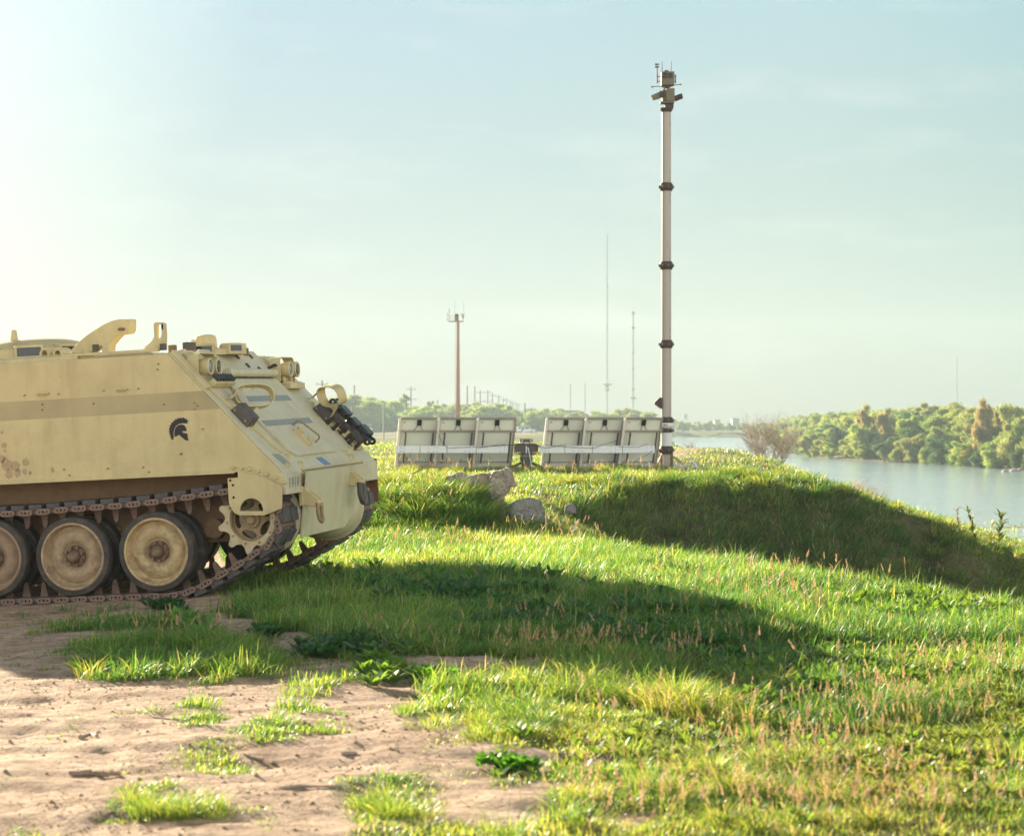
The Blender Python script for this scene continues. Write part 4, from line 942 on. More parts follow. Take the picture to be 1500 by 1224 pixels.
# black coupling blocks with eye lugs clamped along the far edge
for s0, v0, hgt, lug in ((.83, 2.24, .085, -1), (.955, 2.33, .06, 1), (1.07, 2.30, .085, 1)):
    e = bpy.data.objects.new('coupling_block', None); COL.objects.link(e); e.parent = apc
    b = MB(); b.box(G(s0 - .07, v0, .045), (.045, .13, .08), GR); b.box(G(s0 + .03, v0, .045), (.06, .10, .08), GR); b.box(G(s0 - .02, v0, .03), (.22, .17, .02), GR); b.build('clamp', M['paint'], e, bevel=.004)
    b = MB(); b.box(G(s0, v0 + .05, hgt + .065), (.12, .17, .08), GR); b.build('block_body', M['black'], e, bevel=.014)
    b = MB(); b.box(G(s0 + .01, v0 - .06, hgt + .02), (.13, .05, .07), GR); b.build('block_base', M['darkgrey'], e, bevel=.008)
    for q, dv in ((lug * .10, -.05), (lug * .10, .10)):
        lp = [(.033 * math.cos(a), .033 * math.sin(a)) for a in [k * math.pi / 9 for k in range(18)]]
        b = MB(); b.prism([lp, circ(0, 0, .014, 12)], G(s0 + q, v0 + dv, hgt + .07 + lug * -.02), GE, GN, .035); b.box(G(s0 + q * .55, v0 + dv - .017, hgt + .065 - lug * .01), (.08, .034, .045), GR); b.build('eye_lug', M['black'], e, bevel=.004)
    for q in (.0, .07):
        b = MB(); b.box(G(s0 + q, v0 - .11, .04), (.028, .03, .09), GR); b.build('rubber_foot', M['black'], e, bevel=.003)

# ---- roof fittings
b = MB(); b.box((-1.6, 1.25, 1.512), (3.2, 2.30, .02)); b.build('roof_plate', M['paint'], hull, smooth=False, bevel=.004)
def RP(px_, py_, v): u_, w_ = S(px_, py_, v); return Vector((u_, v, w_))
# cupola with vision blocks
e = bpy.data.objects.new('commander_cupola', None); COL.objects.link(e); e.parent = apc; cu = RP(48, 512, 1.25); e.location = (cu.x, 1.25, 1.50); e.scale = (1, 1, 1.3)
b = MB(); b.lathe([(.62, .0), (.60, .035), (.50, .055), (.49, .105), (.42, .145), (.30, .17), (.1, .18), (0, .18)], (0, 0, 0), Z, 56); b.build('cupola_ring', M['paint'], e)
for a in (-112, -68, -30, -150):
    ca, sa = math.cos(R(a)), math.sin(R(a)); rt = Matrix(((ca, -sa, 0), (sa, ca, 0), (0, 0, 1)))
    b = MB(); b.box((.50 * ca, .50 * sa, .085), (.10, .23, .085), rt); k_ = b.build('vision_block', M['paint'], e, bevel=.008)
    b = MB(); b.box((.552 * ca, .552 * sa, .085), (.004, .19, .055), rt); b.build('block_window', M['glass'], k_)
b = MB(); b.prism([(-.03, 0), (.03, 0), (.018, .07), (-.012, .07)], (-.02, -.28, .165), X, Z, .03); b.build('lifting_fin', M['paint'], e, bevel=.004)
# long raised coaming along the near roof edge
b = MB(); b.prism([(0, -.02), (.24, -.02), (.20, .02), (.14, .045), (.04, .045), (0, .02)], (-2.9, .06, 1.505), Y, Z, 2.32); b.build('roof_coaming', M['paint'], apc, bevel=.008, ang=60)
for px_ in (65, 84):
    c_ = RP(px_, 518, .10); b = MB(); b.lathe([(.0, .06), (.026, .055), (.026, 0), (.040, -.004), (.044, .03), (.05, .14)], c_, (.1, 1, .0), 20); b.build('socket_tube', M['paint'], apc)
b = MB(); q = RP(160, 517, .08); b.box((q.x, .09, q.z), (.80, .05, .022)); b.build('roof_rail', M['paint'], apc, bevel=.004)
# raised travel-lock arm
v_ = .85; pts = [(98, 517), (106, 510), (118, 498), (128, 490), (150, 476), (163, 470), (174, 467.5), (185, 467.5), (186, 471), (188, 471), (188, 467), (190, 467), (190, 483), (187, 488), (173, 490), (167, 496), (160, 505), (159, 516), (149, 516), (149, 506), (141, 510), (132, 517)]
b = MB(); b.prism([S(a, c, v_) for a, c in pts][::-1], (0, v_ + .14, 0), X, Z, .14); arm = b.build('travel_lock_arm', M['paint'], apc, bevel=.008, ang=60)
b = MB(); q = RP(140, 509, v_ - .01); b.box(q, (.05, .02, .05)); b.build('arm_knuckle', M['darkgrey'], arm, bevel=.004)
b = MB(); q = RP(178, 482, v_ - .01); b.box(q, (.05, .03, .02)); b.build('arm_cradle', M['rust'], arm, bevel=.004)
# upright loop bracket on the roof corner
v_ = .14
b = MB(); b.prism([[S(a, c, v_) for a, c in [(225, 474), (228, 472), (238, 472), (242, 474), (243, 490), (243, 512), (226, 514), (208, 515), (212, 508), (222, 500), (226, 493)]][::-1],
                   [S(a, c, v_) for a, c in [(231, 475), (236, 475), (237, 490), (234, 498), (231, 494)]]], (0, v_ + .03, 0), X, Z, .035); b.build('loop_bracket', M['paint'], apc, bevel=.005)
b = MB(); q = RP(239, 508, .12); b.box(q, (.04, .05, .05)); b.build('bracket_hinge', M['darkgrey'], apc, bevel=.005)
# clutter between roof edge and near lamp: curved hook, stub cylinder, dark fittings
b = MB(); b.tube([RP(x_, y_, .2) for x_, y_ in [(270, 515), (264, 517), (262, 524), (264, 531), (268, 536), (272, 541)]], [.02, .028, .03, .03, .026, .02], 10); b.build('lifting_hook', M['paint'], apc)
b = MB(); b.cyl(RP(268, 521, .33), RP(287, 521, .33), .036, n=16); b.build('siren_body', M['paint'], apc)
b = MB(); b.tube([RP(x_, y_, .12) for x_, y_ in [(247, 517), (252, 519), (258, 523), (258, 529), (252, 527)]], .014, 8); b.build('cable_loop', M['muddy'], apc)
for x_, y_, r_ in ((276, 536, .035), (279, 545, .028), (253, 514, .03), (280, 511, .035), (274, 510, .03)):
    b = MB(); q = RP(x_, y_, .3 if y_ > 520 else .6); q = q + Vector((.0, 0, .02)); b.box(q, (r_ * 1.9, r_ * 1.6, r_ * 1.8)); b.lathe([(0, r_), (r_ * .6, r_ * .9), (r_ * .7, r_ * .7)], q, Z, 10); b.build('roof_fitting', M['under'] if y_ > 512 else M['darkgrey'], apc, bevel=.005)
b = MB(); b.prism([S(a, c, .10) for a, c in [(266, 548), (268, 545), (292, 571), (288, 577)]][::-1], (0, .10, 0), X, Z, .07); b.build('edge_rail', M['paint'], apc, bevel=.004)
# driver's hatch with domed cover
q = RP(302, 511, 1.15); e = bpy.data.objects.new('driver_hatch', None); COL.objects.link(e); e.parent = apc; e.location = (q.x, 1.15, 1.50)
b = MB(); b.lathe([(.30, 0), (.30, .045), (.285, .055), (0, .055)], (0, 0, 0), Z, 40); b.build('hatch_ring', M['paint'], e)
b = MB(); b.lathe([(.092, .05), (.088, .14), (.078, .165), (.05, .175), (0, .178)], (0, 0, 0), Z, 32); b.build('hatch_dome', M['paint'], e)
b = MB(); b.box((-.085, -.03, .10), (.04, .05, .08)); b.build('dome_lug', M['paint'], e, bevel=.004)
for a, w_ in ((-75, .15), (-20, .13), (30, .13)):
    ca, sa = math.cos(R(a)), math.sin(R(a)); rt = Matrix(((ca, -sa, 0), (sa, ca, 0), (0, 0, 1)))
    b = MB(); b.box((.27 * ca, .27 * sa, .045), (.09, w_ + .04, .09), rt); k_ = b.build('periscope', M['paint'], e, bevel=.006)
    b = MB(); b.box((.317 * ca, .317 * sa, .05), (.004, w_, .045), rt); b.build('periscope_glass', M['glass'], k_)
q = RP(352, 519, 1.6); b = MB(); b.box((q.x, 1.6, 1.52), (.10, .16, .10)); b.build('side_periscope', M['paint'], apc, bevel=.008); b = MB(); b.box((q.x + .052, 1.6, 1.53), (.004, .12, .06)); b.build('periscope_glass', M['rust'], apc)
for x_, y_, v in ((325, 506, 1.5), (334, 509, 1.5)):
    b = MB(); q = RP(x_, y_, v); b.cyl((q.x, v, 1.51), (q.x, v, 1.60), .03, .02, 12); b.build('roof_knob', M['rust'], apc)
b = MB(); q = RP(378, 545, 1.9); b.tube([G(.18, 1.86, .02), G(.20, 1.90, .10), G(.22, 1.94, .10)], .012, 8); b.build('wire_clip', M['black'], glac)
# ---- marks pressed into the ground are left to the terrain

# ================================================================== solar array
D0 = 51.5; yaw = R(14); tilt = R(66)
fr = Vector((-math.sin(yaw), math.cos(yaw), 0)); ex = Vector((math.cos(yaw), math.sin(yaw), 0)); eu = (-fr * math.cos(tilt) + Z * math.sin(tilt)); en = fr * math.sin(tilt) + Z * math.cos(tilt)
sa_ = empty('solar_array', (at(771, D0), D0, hz(at(771, D0), D0)))
tag(sa_, 'six tilted solar panels in a row, seen from behind, white beam on dark post', 'solar array')
O_ = Vector(sa_.location)
def SP(px_, py_, D): return Vector((at(px_, D), D, zat(py_, D))) - O_
PW, PL = .985, 1.41
for base_px in (580, 793):
    for k in range(3):
        D = D0 + .35
        c_left = SP(base_px + .0 + [0, 56.5, 113][k], 686, D)        # lower left corner
        c_left.z = SP(0, 686, D).z
        e = bpy.data.objects.new('solar_panel', None); COL.objects.link(e); e.parent = sa_; e.location = c_left
        def PB(name, a0, a1, b0, b1, d0, d1, m, par=e, **kw):
            b = MB(); P = [ex * a + eu * u_ + en * d for d in (d0, d1) for a, u_ in ((a0, b0), (a1, b0), (a1, b1), (a0, b1))]
            b.add(P, [(3, 2, 1, 0), (4, 5, 6, 7), (0, 1, 5, 4), (1, 2, 6, 5), (2, 3, 7, 6), (3, 0, 4, 7)]); return b.build(name, m, par, smooth=False, **kw)
        g_ = PB('backsheet', .03, PW - .03, .03, PL - .03, .0, .004, M['back'])
        PB('cell_face', .012, PW - .012, .012, PL - .012, .006, .012, M['cell'])
        f = MB()
        for a0, a1, b0, b1 in ((0, .036, 0, PL), (PW - .036, PW, 0, PL), (.037, PW - .037, 0, .036), (.037, PW - .037, PL - .036, PL)):
            P = [ex * a + eu * u_ + en * d for d in (-.04, .014) for a, u_ in ((a0, b0), (a1, b0), (a1, b1), (a0, b1))]
            f.add(P, [(3, 2, 1, 0), (4, 5, 6, 7), (0, 1, 5, 4), (1, 2, 6, 5), (2, 3, 7, 6), (3, 0, 4, 7)])
        f.build('panel_frame', M['frame'], e, smooth=False)
        PB('sunlit_edge_strip', -.045, .02, 0, PL, -.075, -.041, M['sunlit_edge'])  # flange coloured pale to stand in for sunlight on the panel's edge
        PB('purlin', -.01, PW + .01, PL - .36, PL - .325, -.075, -.043, M['frame']); PB('purlin', -.01, PW + .01, .20, .225, -.07, -.043, M['alu'])
        for a0 in (.14, .84): PB('support_strut', a0, a0 + .032, .20, PL - .37, -.12, -.078, M['brown'])
        j = PB('junction_box', .44, .55, PL - .20, PL - .06, -.05, -.002, M['black']); PB('warning_label', .09, .15, PL - .14, PL - .125, -.004, -.0005, M['darkgrey'])
        b = MB()
        for sg, en_ in ((.46, .36 + .04 * k), (.53, .60)):
            pts = [ex * (sg + (en_ - sg) * t_) + eu * (PL - .20 - .14 * t_ ** .7) - en * .03 for t_ in (0, .3, .6, 1)]; b.tube(pts, .007, 5); b.sep()
        b.many('lead_wire', M['cable'], j)
# beams
for x0, x1 in ((579, 744), (790, 959)):
    a = SP(x0, 658, D0 - .45); c = SP(x1, 658, D0 - .45); b = MB(); mid = (a + c) / 2; b.box(mid, ((c - a).length, .10, .185)); bm = b.build('beam', M['alu'], sa_, smooth=False, bevel=.006)
    for t_ in (.22, .46, .72):
        b = MB(); b.box(a + (c - a) * t_ + Vector((0, -.052, 0)), (.012, .004, .187)); b.build('beam_joint', M['darkgrey'], bm, smooth=False)
    b = MB()
    for t_ in (.05, .08, .30, .34, .37, .62, .66, .93, .97):
        for dz in (-.045, .045): b.cyl(a + (c - a) * t_ + Vector((0, -.051, dz)), a + (c - a) * t_ + Vector((0, -.056, dz)), .012, n=6); b.sep()
    b.many('beam_bolt', M['darkgrey'], bm)
# pedestal
pd = SP(771, 0, D0 - .45); px0 = pd.x; y0 = pd.y
def zz(py): return SP(0, py, D0 - .45).z
b = MB(); b.cyl((px0, y0, zz(695)), (px0, y0, zz(676)), .125, n=20); b.build('post', M['brown'], sa_)
b = MB(); b.cyl((px0, y0, zz(676)), (px0, y0, zz(668)), .155, n=20); b.cyl((px0, y0, zz(667.5)), (px0, y0, zz(662)), .15, n=20); b.cyl((px0, y0, zz(672)), (px0, y0, zz(671.3)), .165, n=20); b.build('post_sleeve', M['darkgrey'], sa_)
b = MB(); b.prism([(-.30, .02), (.30, .02), (.305, .21), (.2, .245), (-.2, .245), (-.305, .21)][::1], (px0, y0 - .1, zz(663.5)), X, Z, -.16); b.prism([(-.31, .0), (.31, .0), (.15, -.06), (-.15, -.06)][::-1], (px0, y0 - .1, zz(663)), X, Z, -.16); b.build('drive_head', M['brown'], sa_, smooth=False, bevel=.012)
b = MB()
for k in range(9):
    if k != 4: b.box((px0 - .26 + .065 * k, y0 - .115, zz(657)), (.02, .02, .10)); b.sep()
b.many('drive_bolt', M['darkgrey'], sa_)
b = MB(); b.cyl((px0, y0, zz(652)), (px0, y0, zz(647)), .10, n=20); b.build('head_neck', M['mastwhite'], sa_)
b = MB(); b.box((px0, y0, zz(644.8)), (.31, .28, .075)); b.build('head_cap', M['brown'], sa_, bevel=.012)
for dx in (-.10, .11):
    b = MB(); b.cyl((px0 + dx, y0 - .14, zz(644.8)), (px0 + dx, y0 - .15, zz(644.8)), .02, n=8); b.build('cap_bolt', M['silver'], sa_)
b = MB(); b.box((px0 + .0, y0 - .13, zz(658)), (.035, .05, .17)); b.build('latch_bar', M['silver'], sa_, bevel=.004)
b = MB(); b.tube([(px0 + .04, y0 - .16, zz(655)), (px0 + .07, y0 - .20, zz(664)), (px0 + .11, y0 - .17, zz(675)), (px0 + .12, y0 - .16, zz(692))], .014, 6); b.build('hose', M['silver'], sa_)
for dx in (-1, 1):
    b = MB(); b.tube([(px0 + dx * .13, y0, zz(678)), (px0 + dx * .62, y0 - .2, zz(690))], .035, 8); b.build('stabiliser_leg', M['darkgrey'], sa_)
for i, P in enumerate((((640, 632), (646, 645), (655, 656), (675, 655), (700, 654), (745, 652)), ((700, 656), (730, 651), (745, 652), (771, 650), (800, 656), (830, 651)), ((800, 652), (840, 655), (870, 656), (880, 652), (905, 645)), ((745, 652), (757, 650), (771, 652), (785, 651), (792, 654)), ((906, 654), (935, 655), (948, 650)), ((930, 675), (945, 668), (956, 660)))):
    b = MB(); b.tube([SP(a, c, D0 - .55 - .02 * i) for a, c in P], .006, 5); b.build('cable', M['cable'], sa_)

# ================================================================== observation mast
DM = 52.5; xm = at(976, DM); gm = hz(xm, DM)
mt = empty('observation_mast', (xm, DM, gm)); tag(mt, 'tall white telescopic mast with dark collars and a camera head, standing beside the solar panels', 'mast')
def mz(py): return zat(py, DM) - gm
def mx_(px): return at(px, DM) - xm
secs = [(163, 271, .122), (277, 386, .124), (392, 501, .127), (507, 616, .130)]
for a, c, r_ in secs:
    b = MB(); b.cyl((0, 0, mz(c)), (0, 0, mz(a)), r_, n=32); sct = b.build('mast_section', M['mast'], mt)
    b = MB()                              # tiny vertical lettering panels too small to read
    for py in (a + 6, a + 16, c - 20, c - 9):
        for k in range(4): b.box((.085, -.092 - (r_ - .122), mz(py + k * 1.6)), (.012 + .012 * (k % 2), .006, .010)); b.sep()
    b.many('section_mark', M['darkgrey'], sct, smooth=False)
def collar(py, r_, hgt):
    b = MB(); b.lathe([(r_ - .01, -hgt / 2), (r_ + .012, -hgt / 2), (r_ + .03, -hgt * .3), (r_ + .06, -.012), (r_ + .06, .012), (r_ + .03, hgt * .3), (r_ + .012, hgt / 2), (r_ - .01, hgt / 2)], (0, 0, mz(py)), Z, 16); cc_ = b.build('collar', M['collar'], mt)
    b = MB()
    for k in range(8):
        a = k * math.pi / 4 + .2; b.box(((r_ + .055) * math.cos(a), (r_ + .055) * math.sin(a), mz(py)), (.035, .035, .07)); b.sep()
    b.many('collar_clamp', M['brown'], cc_, bevel=.004)
for py in (274, 389, 504): collar(py, .135, .21)
collar(615.5, .14, .17); collar(630.5, .135, .10); collar(659, .145, .21)
b = MB(); b.cyl((0, 0, mz(616)), (0, 0, mz(634)), .14, n=32); b.build('lower_tube', M['mast'], mt)
b = MB(); b.lathe([(.14, -.055), (.175, -.055), (.185, -.04), (.185, .04), (.175, .055), (.14, .055)], (0, 0, mz(622.3)), Z, 24); wr = b.build('winch_ring', M['mastwhite'], mt)
for k in range(3):
    b = MB(); b.lathe([(0, -.06), (.03, -.055), (.042, -.02), (.042, .03), (.025, .06), (0, .065)], (mx_(960.5 + 3.2 * k), -.10, mz(622.3)), Z, 12); b.build('insulator', M['mastwhite'], mt)
b = MB(); b.box((mx_(986), -.05, mz(622.5)), (.07, .05, .10)); b.build('ring_latch', M['silver'], mt, bevel=.004)
b = MB()
for k, xx in enumerate((972, 974, 976.5)): b.box((mx_(xx), -.187, mz(622.3)), (.018, .006, .045)); b.sep()
b.many('ring_mark', M['brown'], wr)
b = MB(); b.cyl((0, 0, mz(656)), (0, 0, mz(631)), .142, n=32); b.build('white_tube', M['mastwhite'], mt)
b = MB(); b.lathe([(.19, 0), (.19, .02), (.14, .02)], (0, 0, mz(661)), Z, 24); b.build('flange', M['darkgrey'], mt)
b = MB(); b.box((0, 0, mz(678)), (.17, .17, .52)); b.build('mast_foot', M['mast'], mt, bevel=.01)
for dx, dy in ((-.13, -.06), (.13, -.06), (.0, .13)):
    b = MB(); b.box((dx, dy, mz(677)), (.07, .10, .50)); b.build('foot_rib', M['brown'], mt, bevel=.008)
for P, mm, nm, r_ in [(((984, 667), (995, 675), (1010, 686)), 'ochre', 'brace', .028), (((958, 668), (948, 676), (930, 685)), 'ochre', 'brace', .028), (((969, 664), (964, 676), (960, 684)), 'ochre', 'brace', .026), (((956, 656), (957, 668), (961, 682)), 'ochre', 'winch_arm', .03)]:
    b = MB(); b.tube([Vector((mx_(a), -.25 if a < 970 else -.1, mz(c))) for a, c in P], r_, 8); b.build(nm, M[mm], mt)
b = MB(); b.lathe([(0, -.05), (.05, -.045), (.055, 0), (.05, .05), (0, .055)], (mx_(963.5), -.3, mz(665.5)), Y, 20); b.build('winch_drum', mat('winch_brass', (.50, .30, .12), .35, .5), mt)
b = MB(); b.lathe([(0, -.03), (.02, -.03), (.022, .03)], (mx_(963.3), -.3, mz(669.5)), Y, 12); b.build('winch_pin', M['black'], mt)
b = MB(); b.box((mx_(956.5), -.3, mz(657)), (.09, .06, .08)); b.build('winch_head', M['mastwhite'], mt, bevel=.02)
# galvanised outrigger lying beside the foot
for P, r_ in [(((986, 680), (1000, 683), (1015, 686)), .022), (((988, 684), (1003, 684), (1015, 684)), .018), (((1010, 675), (1015, 679), (1017, 686)), .035), (((986, 676), (988, 682)), .03), (((999, 679), (1001, 683)), .03), (((990, 686), (1004, 690)), .025)]:
    b = MB(); b.tube([Vector((mx_(a), -.6, mz(c) )) for a, c in P], r_, 8); b.build('outrigger_tube', M['silver'], mt)
# dark wedge-shaped speaker
b = MB(); b.prism([(mx_(958), mz(590.5)), (mx_(959), mz(592)), (mx_(966.5), mz(598)), (mx_(969), mz(598)), (mx_(969), mz(582)), (mx_(966), mz(582)), (mx_(959), mz(588.5))][::-1], (0, .12, 0), X, Z, .25); b.build('horn_speaker', M['collar'], mt, bevel=.02)
# head
b = MB(); b.lathe([(.12, 0), (.13, .03), (.165, .07), (.17, .12), (.12, .13)], (0, 0, mz(165.5)), Z, 14); b.build('head_collar', M['collar'], mt)
b = MB(); b.box((mx_(978.5), 0, mz(156.5)), (.17, .17, .13)); b.box((mx_(984.5), 0, mz(156)), (.07, .12, .10)); b.build('rotator', M['collar'], mt, bevel=.01)
b = MB(); b.box((mx_(977), 0, mz(151)), (.36, .30, .04)); b.build('head_plate', M['khaki'], mt, bevel=.008)
b = MB(); b.box((mx_(981.5), .0, mz(140)), (.22, .26, .33)); b.box((mx_(972.5), .05, mz(140)), (.09, .2, .30)); b.build('equipment_box', M['khaki'], mt, bevel=.01)
b = MB(); b.prism([(mx_(953), mz(141)), (mx_(956.5), mz(147)), (mx_(967), mz(144)), (mx_(967), mz(134.5))], (0, .08, 0), X, Z, .16); cm_ = b.build('camera_housing', M['khaki'], mt, smooth=False, bevel=.01)
b = MB(); b.box((mx_(969), -.02, mz(138.5)), (.12, .20, .16)); b.build('camera_mount', M['collar'], mt, bevel=.02)
b = MB(); b.cyl((mx_(988), 0, mz(145)), (mx_(998), -.05, mz(141.5)), .075, .07, n=16); b.lathe([(.07, 0), (.075, .02), (.05, .03), (0, .032)], (mx_(998), -.05, mz(141.5)), (1, -.1, .25), 16); b.build('searchlight', M['collar'], mt)
b = MB(); b.prism([(mx_(968), mz(126.5)), (mx_(970), mz(126.8)), (mx_(973.5), mz(130)), (mx_(979), mz(130)), (mx_(984), mz(126))], (0, .1, 0), X, Z, .2); b.build('yoke', M['collar'], mt, smooth=False)
b = MB(); b.box((mx_(977.8), 0, mz(116)), (.33, .30, .345)); ch = b.build('camera_box', M['khaki'], mt, bevel=.01)
b = MB(); b.lathe([(.075, 0), (.075, -.02), (.06, -.012), (0, -.01)], (mx_(973.2), -.15, mz(112.3)), Y, 20); b.lathe([(.065, 0), (.065, -.02), (.05, -.012), (0, -.01)], (mx_(980.8), -.15, mz(112.3)), Y, 20); b.box((mx_(977), -.155, mz(112.3)), (.13, .02, .06)); b.build('camera_lens', M['black'], ch)
b = MB(); b.box((mx_(976), 0, mz(104.8)), (.11, .1, .045)); b.build('box_vent', M['collar'], ch, bevel=.006)
for xx, t_, n_ in ((969.7, 90, 'whip_antenna'), (982.7, 90.5, 'whip_antenna')):
    b = MB(); b.cyl((mx_(xx), 0, mz(106)), (mx_(xx + (.8 if xx > 975 else 0)), 0, mz(t_)), .013, .009, n=6); b.build(n_, M['collar'], mt)
b = MB(); b.tube([(mx_(962.5), 0, mz(122)), (mx_(962.3), 0, mz(99))], .017, 6); b.lathe([(0, 0), (.062, .0), (.062, .018), (0, .02)], (mx_(962.2), 0, mz(98.8)), Z, 16); b.lathe([(0, 0), (.062, .0), (.062, .018), (0, .02)], (mx_(962.2), 0, mz(95)), Z, 16); b.cyl((mx_(962.2), 0, mz(99)), (mx_(962.2), 0, mz(94)), .008, n=6); b.build('weather_sensor', M['collar'], mt)
for sg, x1 in ((-1, 962.7), (1, 989.5)):
    b = MB()
    for py in (112.5, 119.5): b.tube([(mx_(968 if sg < 0 else 986), 0, mz(py)), (mx_(x1), 0, mz(py))], .012, 6)
    b.tube([(mx_(x1), 0, mz(109.5)), (mx_(x1), 0, mz(122.5))], .014, 6); b.build('side_rail', M['collar'], mt)
b = MB(); b.tube([(mx_(953), -.2, mz(129.5)), (mx_(999), .2, mz(122))], .010, 6); b.cyl((mx_(953), -.2, mz(129.5)), (mx_(955), -.19, mz(129.2)), .02, n=8); b.cyl((mx_(997), .19, mz(122.3)), (mx_(999), .2, mz(122)), .02, n=8); b.build('dipole_rod', M['collar'], mt)

# ================================================================== second camera pole, far behind the panels
DP = 300.; xp = at(671, DP); gp = hz(xp, DP); pl = empty('camera_pole', (xp, DP, gp)); tag(pl, 'tapered pole, its red brown a painted lens flare, topped by a railed platform and a square camera box', 'pole')
def pz(py): return zat(py, DP) - gp
def pxx(px): return at(px, DP) - xp
b = MB(); b.cyl((0, 0, 0), (0, 0, pz(471)), .34, .19, 20); b.build('shaft', M['pole'], pl)
b = MB(); b.tube([(-.42, 0, 0), (-.30, 0, pz(473))], .04, 5)
for k in range(60): b.box((-.40 + .10 * k / 60, 0, .3 + k * (pz(473) - .4) / 60), (.12, .02, .03))
b.build('ladder_cable', M['frame'], pl)
b = MB(); b.box((pxx(668), 0, pz(470.8)), (2.15, 1.2, .12)); b.build('platform', M['pole'], pl)
b = MB(); b.box((pxx(669), 0, pz(465)), (.58, .6, 1.05)); cb = b.build('camera_box', M['khaki'], pl, bevel=.03); b = MB(); b.box((pxx(669.5), -.31, pz(462.3)), (.36, .03, .32)); b.build('camera_window', M['collar'], cb)
b = MB()
for xx, t_ in ((655.5, 459), (658, 453)): b.cyl((pxx(xx), 0, pz(471)), (pxx(xx), 0, pz(t_)), .05, n=6); b.lathe([(0, -.1), (.11, 0), (0, .1)], (pxx(xx), 0, pz(t_)), Z, 8)
for py in (463, 466.5): b.tube([(pxx(657), 0, pz(py)), (pxx(667), 0, pz(py))], .03, 5)
b.build('guard_rail', M['pole'], pl)
b = MB(); b.tube([(pxx(678), 0, pz(471)), (pxx(678), 0, pz(461))], .07, 6); b.tube([(pxx(675.5), 0, pz(459)), (pxx(679), 0, pz(465)), (pxx(680), 0, pz(459))], .07, 6); b.box((pxx(678.2), -.02, pz(464)), (.28, .3, .35)); b.build('lamp_bracket', M['pole'], pl)
for xx, t_ in ((666.3, 439), (679.3, 440)):
    b = MB(); b.cyl((pxx(xx), 0, pz(461)), (pxx(xx), 0, pz(t_)), .03, .02, n=5); b.build('whip_antenna', M['grey'], pl)

# ================================================================== broken concrete by the mound
def rock(name, label, outline, D, th, base_px, mtl, rough=.02, lean=0, cat='concrete block', group=None, sub=4):
    """outline in photo pixels at distance D, thickness th (m) into the scene, roughened"""
    pts = [(at(px, D), zat(py, D)) for px, py in outline]; cx_ = sum(p[0] for p in pts) / len(pts); z0 = min(p[1] for p in pts)
    me = bpy.data.meshes.new(name); o = bpy.data.objects.new(name, me); COL.objects.link(o); o.location = (cx_, D, z0)
    import bmesh
    bm = bmesh.new(); vs = [bm.verts.new((x - cx_, -th / 2, z - z0)) for x, z in pts]; f = bm.faces.new(vs)
    r = bmesh.ops.extrude_face_region(bm, geom=[f]); 
    for v in r['geom']:
        if isinstance(v, bmesh.types.BMVert): v.co.y += th; v.co.x += lean * th
    bmesh.ops.recalc_face_normals(bm, faces=bm.faces)
    bmesh.ops.bevel(bm, geom=list(bm.edges), offset=min(.012, th * .1), segments=2, affect='EDGES')
    bmesh.ops.triangulate(bm, faces=bm.faces)
    for _ in range(sub): 
        es = [e for e in bm.edges if e.calc_length() > .035]
        if es: bmesh.ops.subdivide_edges(bm, edges=es, cuts=1, use_grid_fill=True)
    bm.normal_update(); C_ = np.array([v.co[:] for v in bm.verts]); 
    n1 = fbm(C_[:, 0] * 5 + C_[:, 1] * 3.1, C_[:, 2] * 5 + C_[:, 1] * 4, 3, 2); n2_ = fbm(C_[:, 0] * 22 + C_[:, 1] * 13, C_[:, 2] * 22 + 7 - C_[:, 1] * 9, 3, 5)
    for v, a, c in zip(bm.verts, n1, n2_): v.co += v.normal * float(a * rough * 3.2 + c * rough * 2)
    bm.to_mesh(me); bm.free(); me.materials.append(mtl); me.shade_smooth()
    return tag(o, label, cat, group)
CON = mat('weathered_concrete', (.43, .365, .30), .9, noise=.45, scale=16, dirt=(.10, .07, .055), dirt_amt=.95, dirt_scale=17, bump=1.0, bscale=26)
CON2 = mat('grey_concrete', (.29, .285, .27), .9, noise=.2, scale=9, dirt=(.13, .12, .10), dirt_amt=.8, dirt_scale=12, bump=1.0, bscale=26)
DR = 25.5
rock('concrete_post', 'stub of broken pale concrete post standing upright in the grass', [(716, 775), (716, 730), (715, 705), (719, 692), (726, 688), (736, 690), (739, 702), (739, 735), (738, 775)], DR, .24, 0, CON, .016)
rock('concrete_slab', 'long rough concrete slab lying level behind the upright stub', [(650, 706), (653, 697), (666, 693), (678, 698), (694, 696), (716, 691), (735, 689), (742, 692), (742, 704), (735, 726), (690, 730), (662, 726)], DR + .35, .55, 0, CON, .022, lean=.15)
rock('concrete_chunk', 'squarish concrete chunk on the mound right of the upright stub top', [(738, 712), (736, 690), (740, 686), (748, 686), (751, 692), (753, 702), (757, 712)], DR + .7, .35, 0, CON, .02)
rock('grey_boulder', 'grey angular concrete boulder half buried right of the upright stub', [(743, 790), (747, 742), (754, 734), (772, 731), (791, 732), (799, 746), (801, 764), (806, 790)], DR - .6, .5, 0, CON2, .022)
rock('grey_stone', 'small grey stone on the grass right of the boulder', [(827, 752), (829, 740), (836, 736), (843, 740), (846, 752)], 28.5, .18, 0, CON2, .014, cat='stone', sub=3)
g0 = ground(843, 775); 
